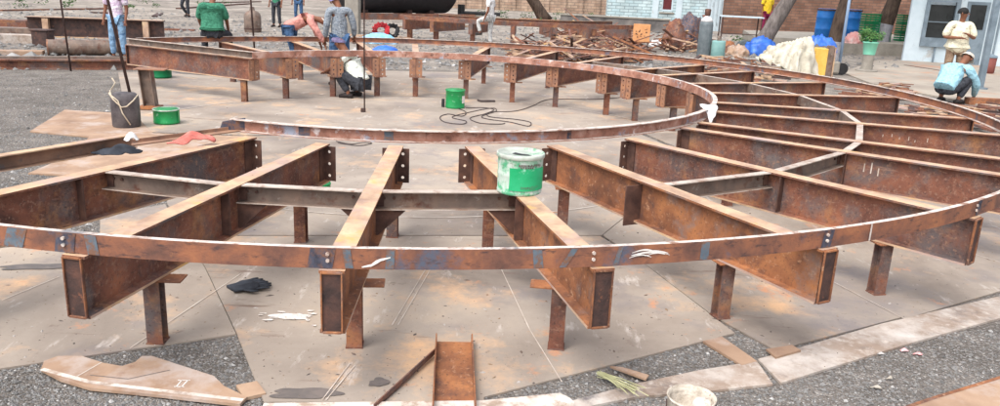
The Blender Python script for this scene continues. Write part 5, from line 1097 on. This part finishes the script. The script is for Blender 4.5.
# ------------------------------------------------------------ trees
def tree(base, lean, r0, label, m, lime=None, h=5.2, seed=1):
    rd = random.Random(seed); e = empty('tree', base, 0, label=label, cat='tree'); pts = []; rs = []
    for i in range(15): t = i/14; pts.append(Vector((lean[0]*t*h/3+.06*math.sin(t*7+seed), lean[1]*t*h/3+.05*math.cos(t*5), t*h))); rs.append(r0*(1.25 if i == 0 else 1)*(1-.55*t)*(1+.05*math.sin(i*2.1)))
    mb = MB(); mb.tube(pts, rs, 14)
    for k in range(7):
        i0 = rd.randint(8, 13); a = rd.uniform(0, 6.28); L = rd.uniform(1.2, 2.4); b = pts[i0]; mb.tube([b, b+Vector((math.cos(a)*L*.5, math.sin(a)*L*.5, L*.35)), b+Vector((math.cos(a)*L, math.sin(a)*L, L*.8))], [rs[i0]*.55, rs[i0]*.35, .03], 7)
    mb.build('trunk', m, e, smooth=True)
    if lime:
        mb = MB(); k = [i for i in range(15) if pts[i].z <= lime]; 
        mb.tube([pts[i] for i in k], [rs[i]*1.02+.004 for i in k], 14, caps=False); mb.build('limewash_band', M['limewash'], e, smooth=True)
    mb = MB(); top = pts[-1]
    for i in range(26): leaves(mb, top+Vector((rd.gauss(0, 1.3), rd.gauss(0, 1.3), rd.uniform(-.2, 2.0))), .6, 90, .09, rd, .7)
    mb.build('crown', M['leaf'], e); return e
tree(G(545, 22), (-2.0, 0), .34, 'dark leaning tree left of the white brick house', M['trunk'], seed=1)
tree(G(755, 53), (1.7, .3), .30, 'grey tree leaning right above the blue bundle', M['trunk_grey'], seed=2)
tree(G(830, 66), (.35, .1), .22, 'brown tree between the two blue drums', M['trunk'], lime=.9, seed=3)
tree(G(879, 53), (.35, .1), .33, 'tree with limewashed foot beside the green crates', M['trunk'], lime=1.2, seed=4)

# dark stored timbers at the foot of the ledge and weeds by the walls
for x0, y0, x1, y1, h_, m_, lb in ((782, 44, 822, 44.5, .35, 'dark', 'dark stored timber left of the first blue drum'), (775, 49, 812, 50, .16, 'burn', 'low dark timber in front of the stored one'), (560, 29, 600, 31, .22, 'dark', 'dark bar below the pinkish wall corner')):
    bar_between('stored_timber', G(x0, y0), G(x1, y1), .3, h_, M[m_], lb, 'timber')
rd = random.Random(44); mb = MB()
for x, y in [(rd.uniform(470, 610), rd.uniform(12, 22)) for _ in range(26)]+[(rd.uniform(725, 800), rd.uniform(38, 46)) for _ in range(10)]+[(rd.uniform(0, 240), rd.uniform(-4, 6)) for _ in range(20)]:
    leaves(mb, G(x, y, .12), rd.uniform(.2, .45), 26, .06, rd, .5)
tag(mb.build('weeds', M['leaf']), 'low weeds and dry leaves along the far walls', 'weeds', kind='stuff')
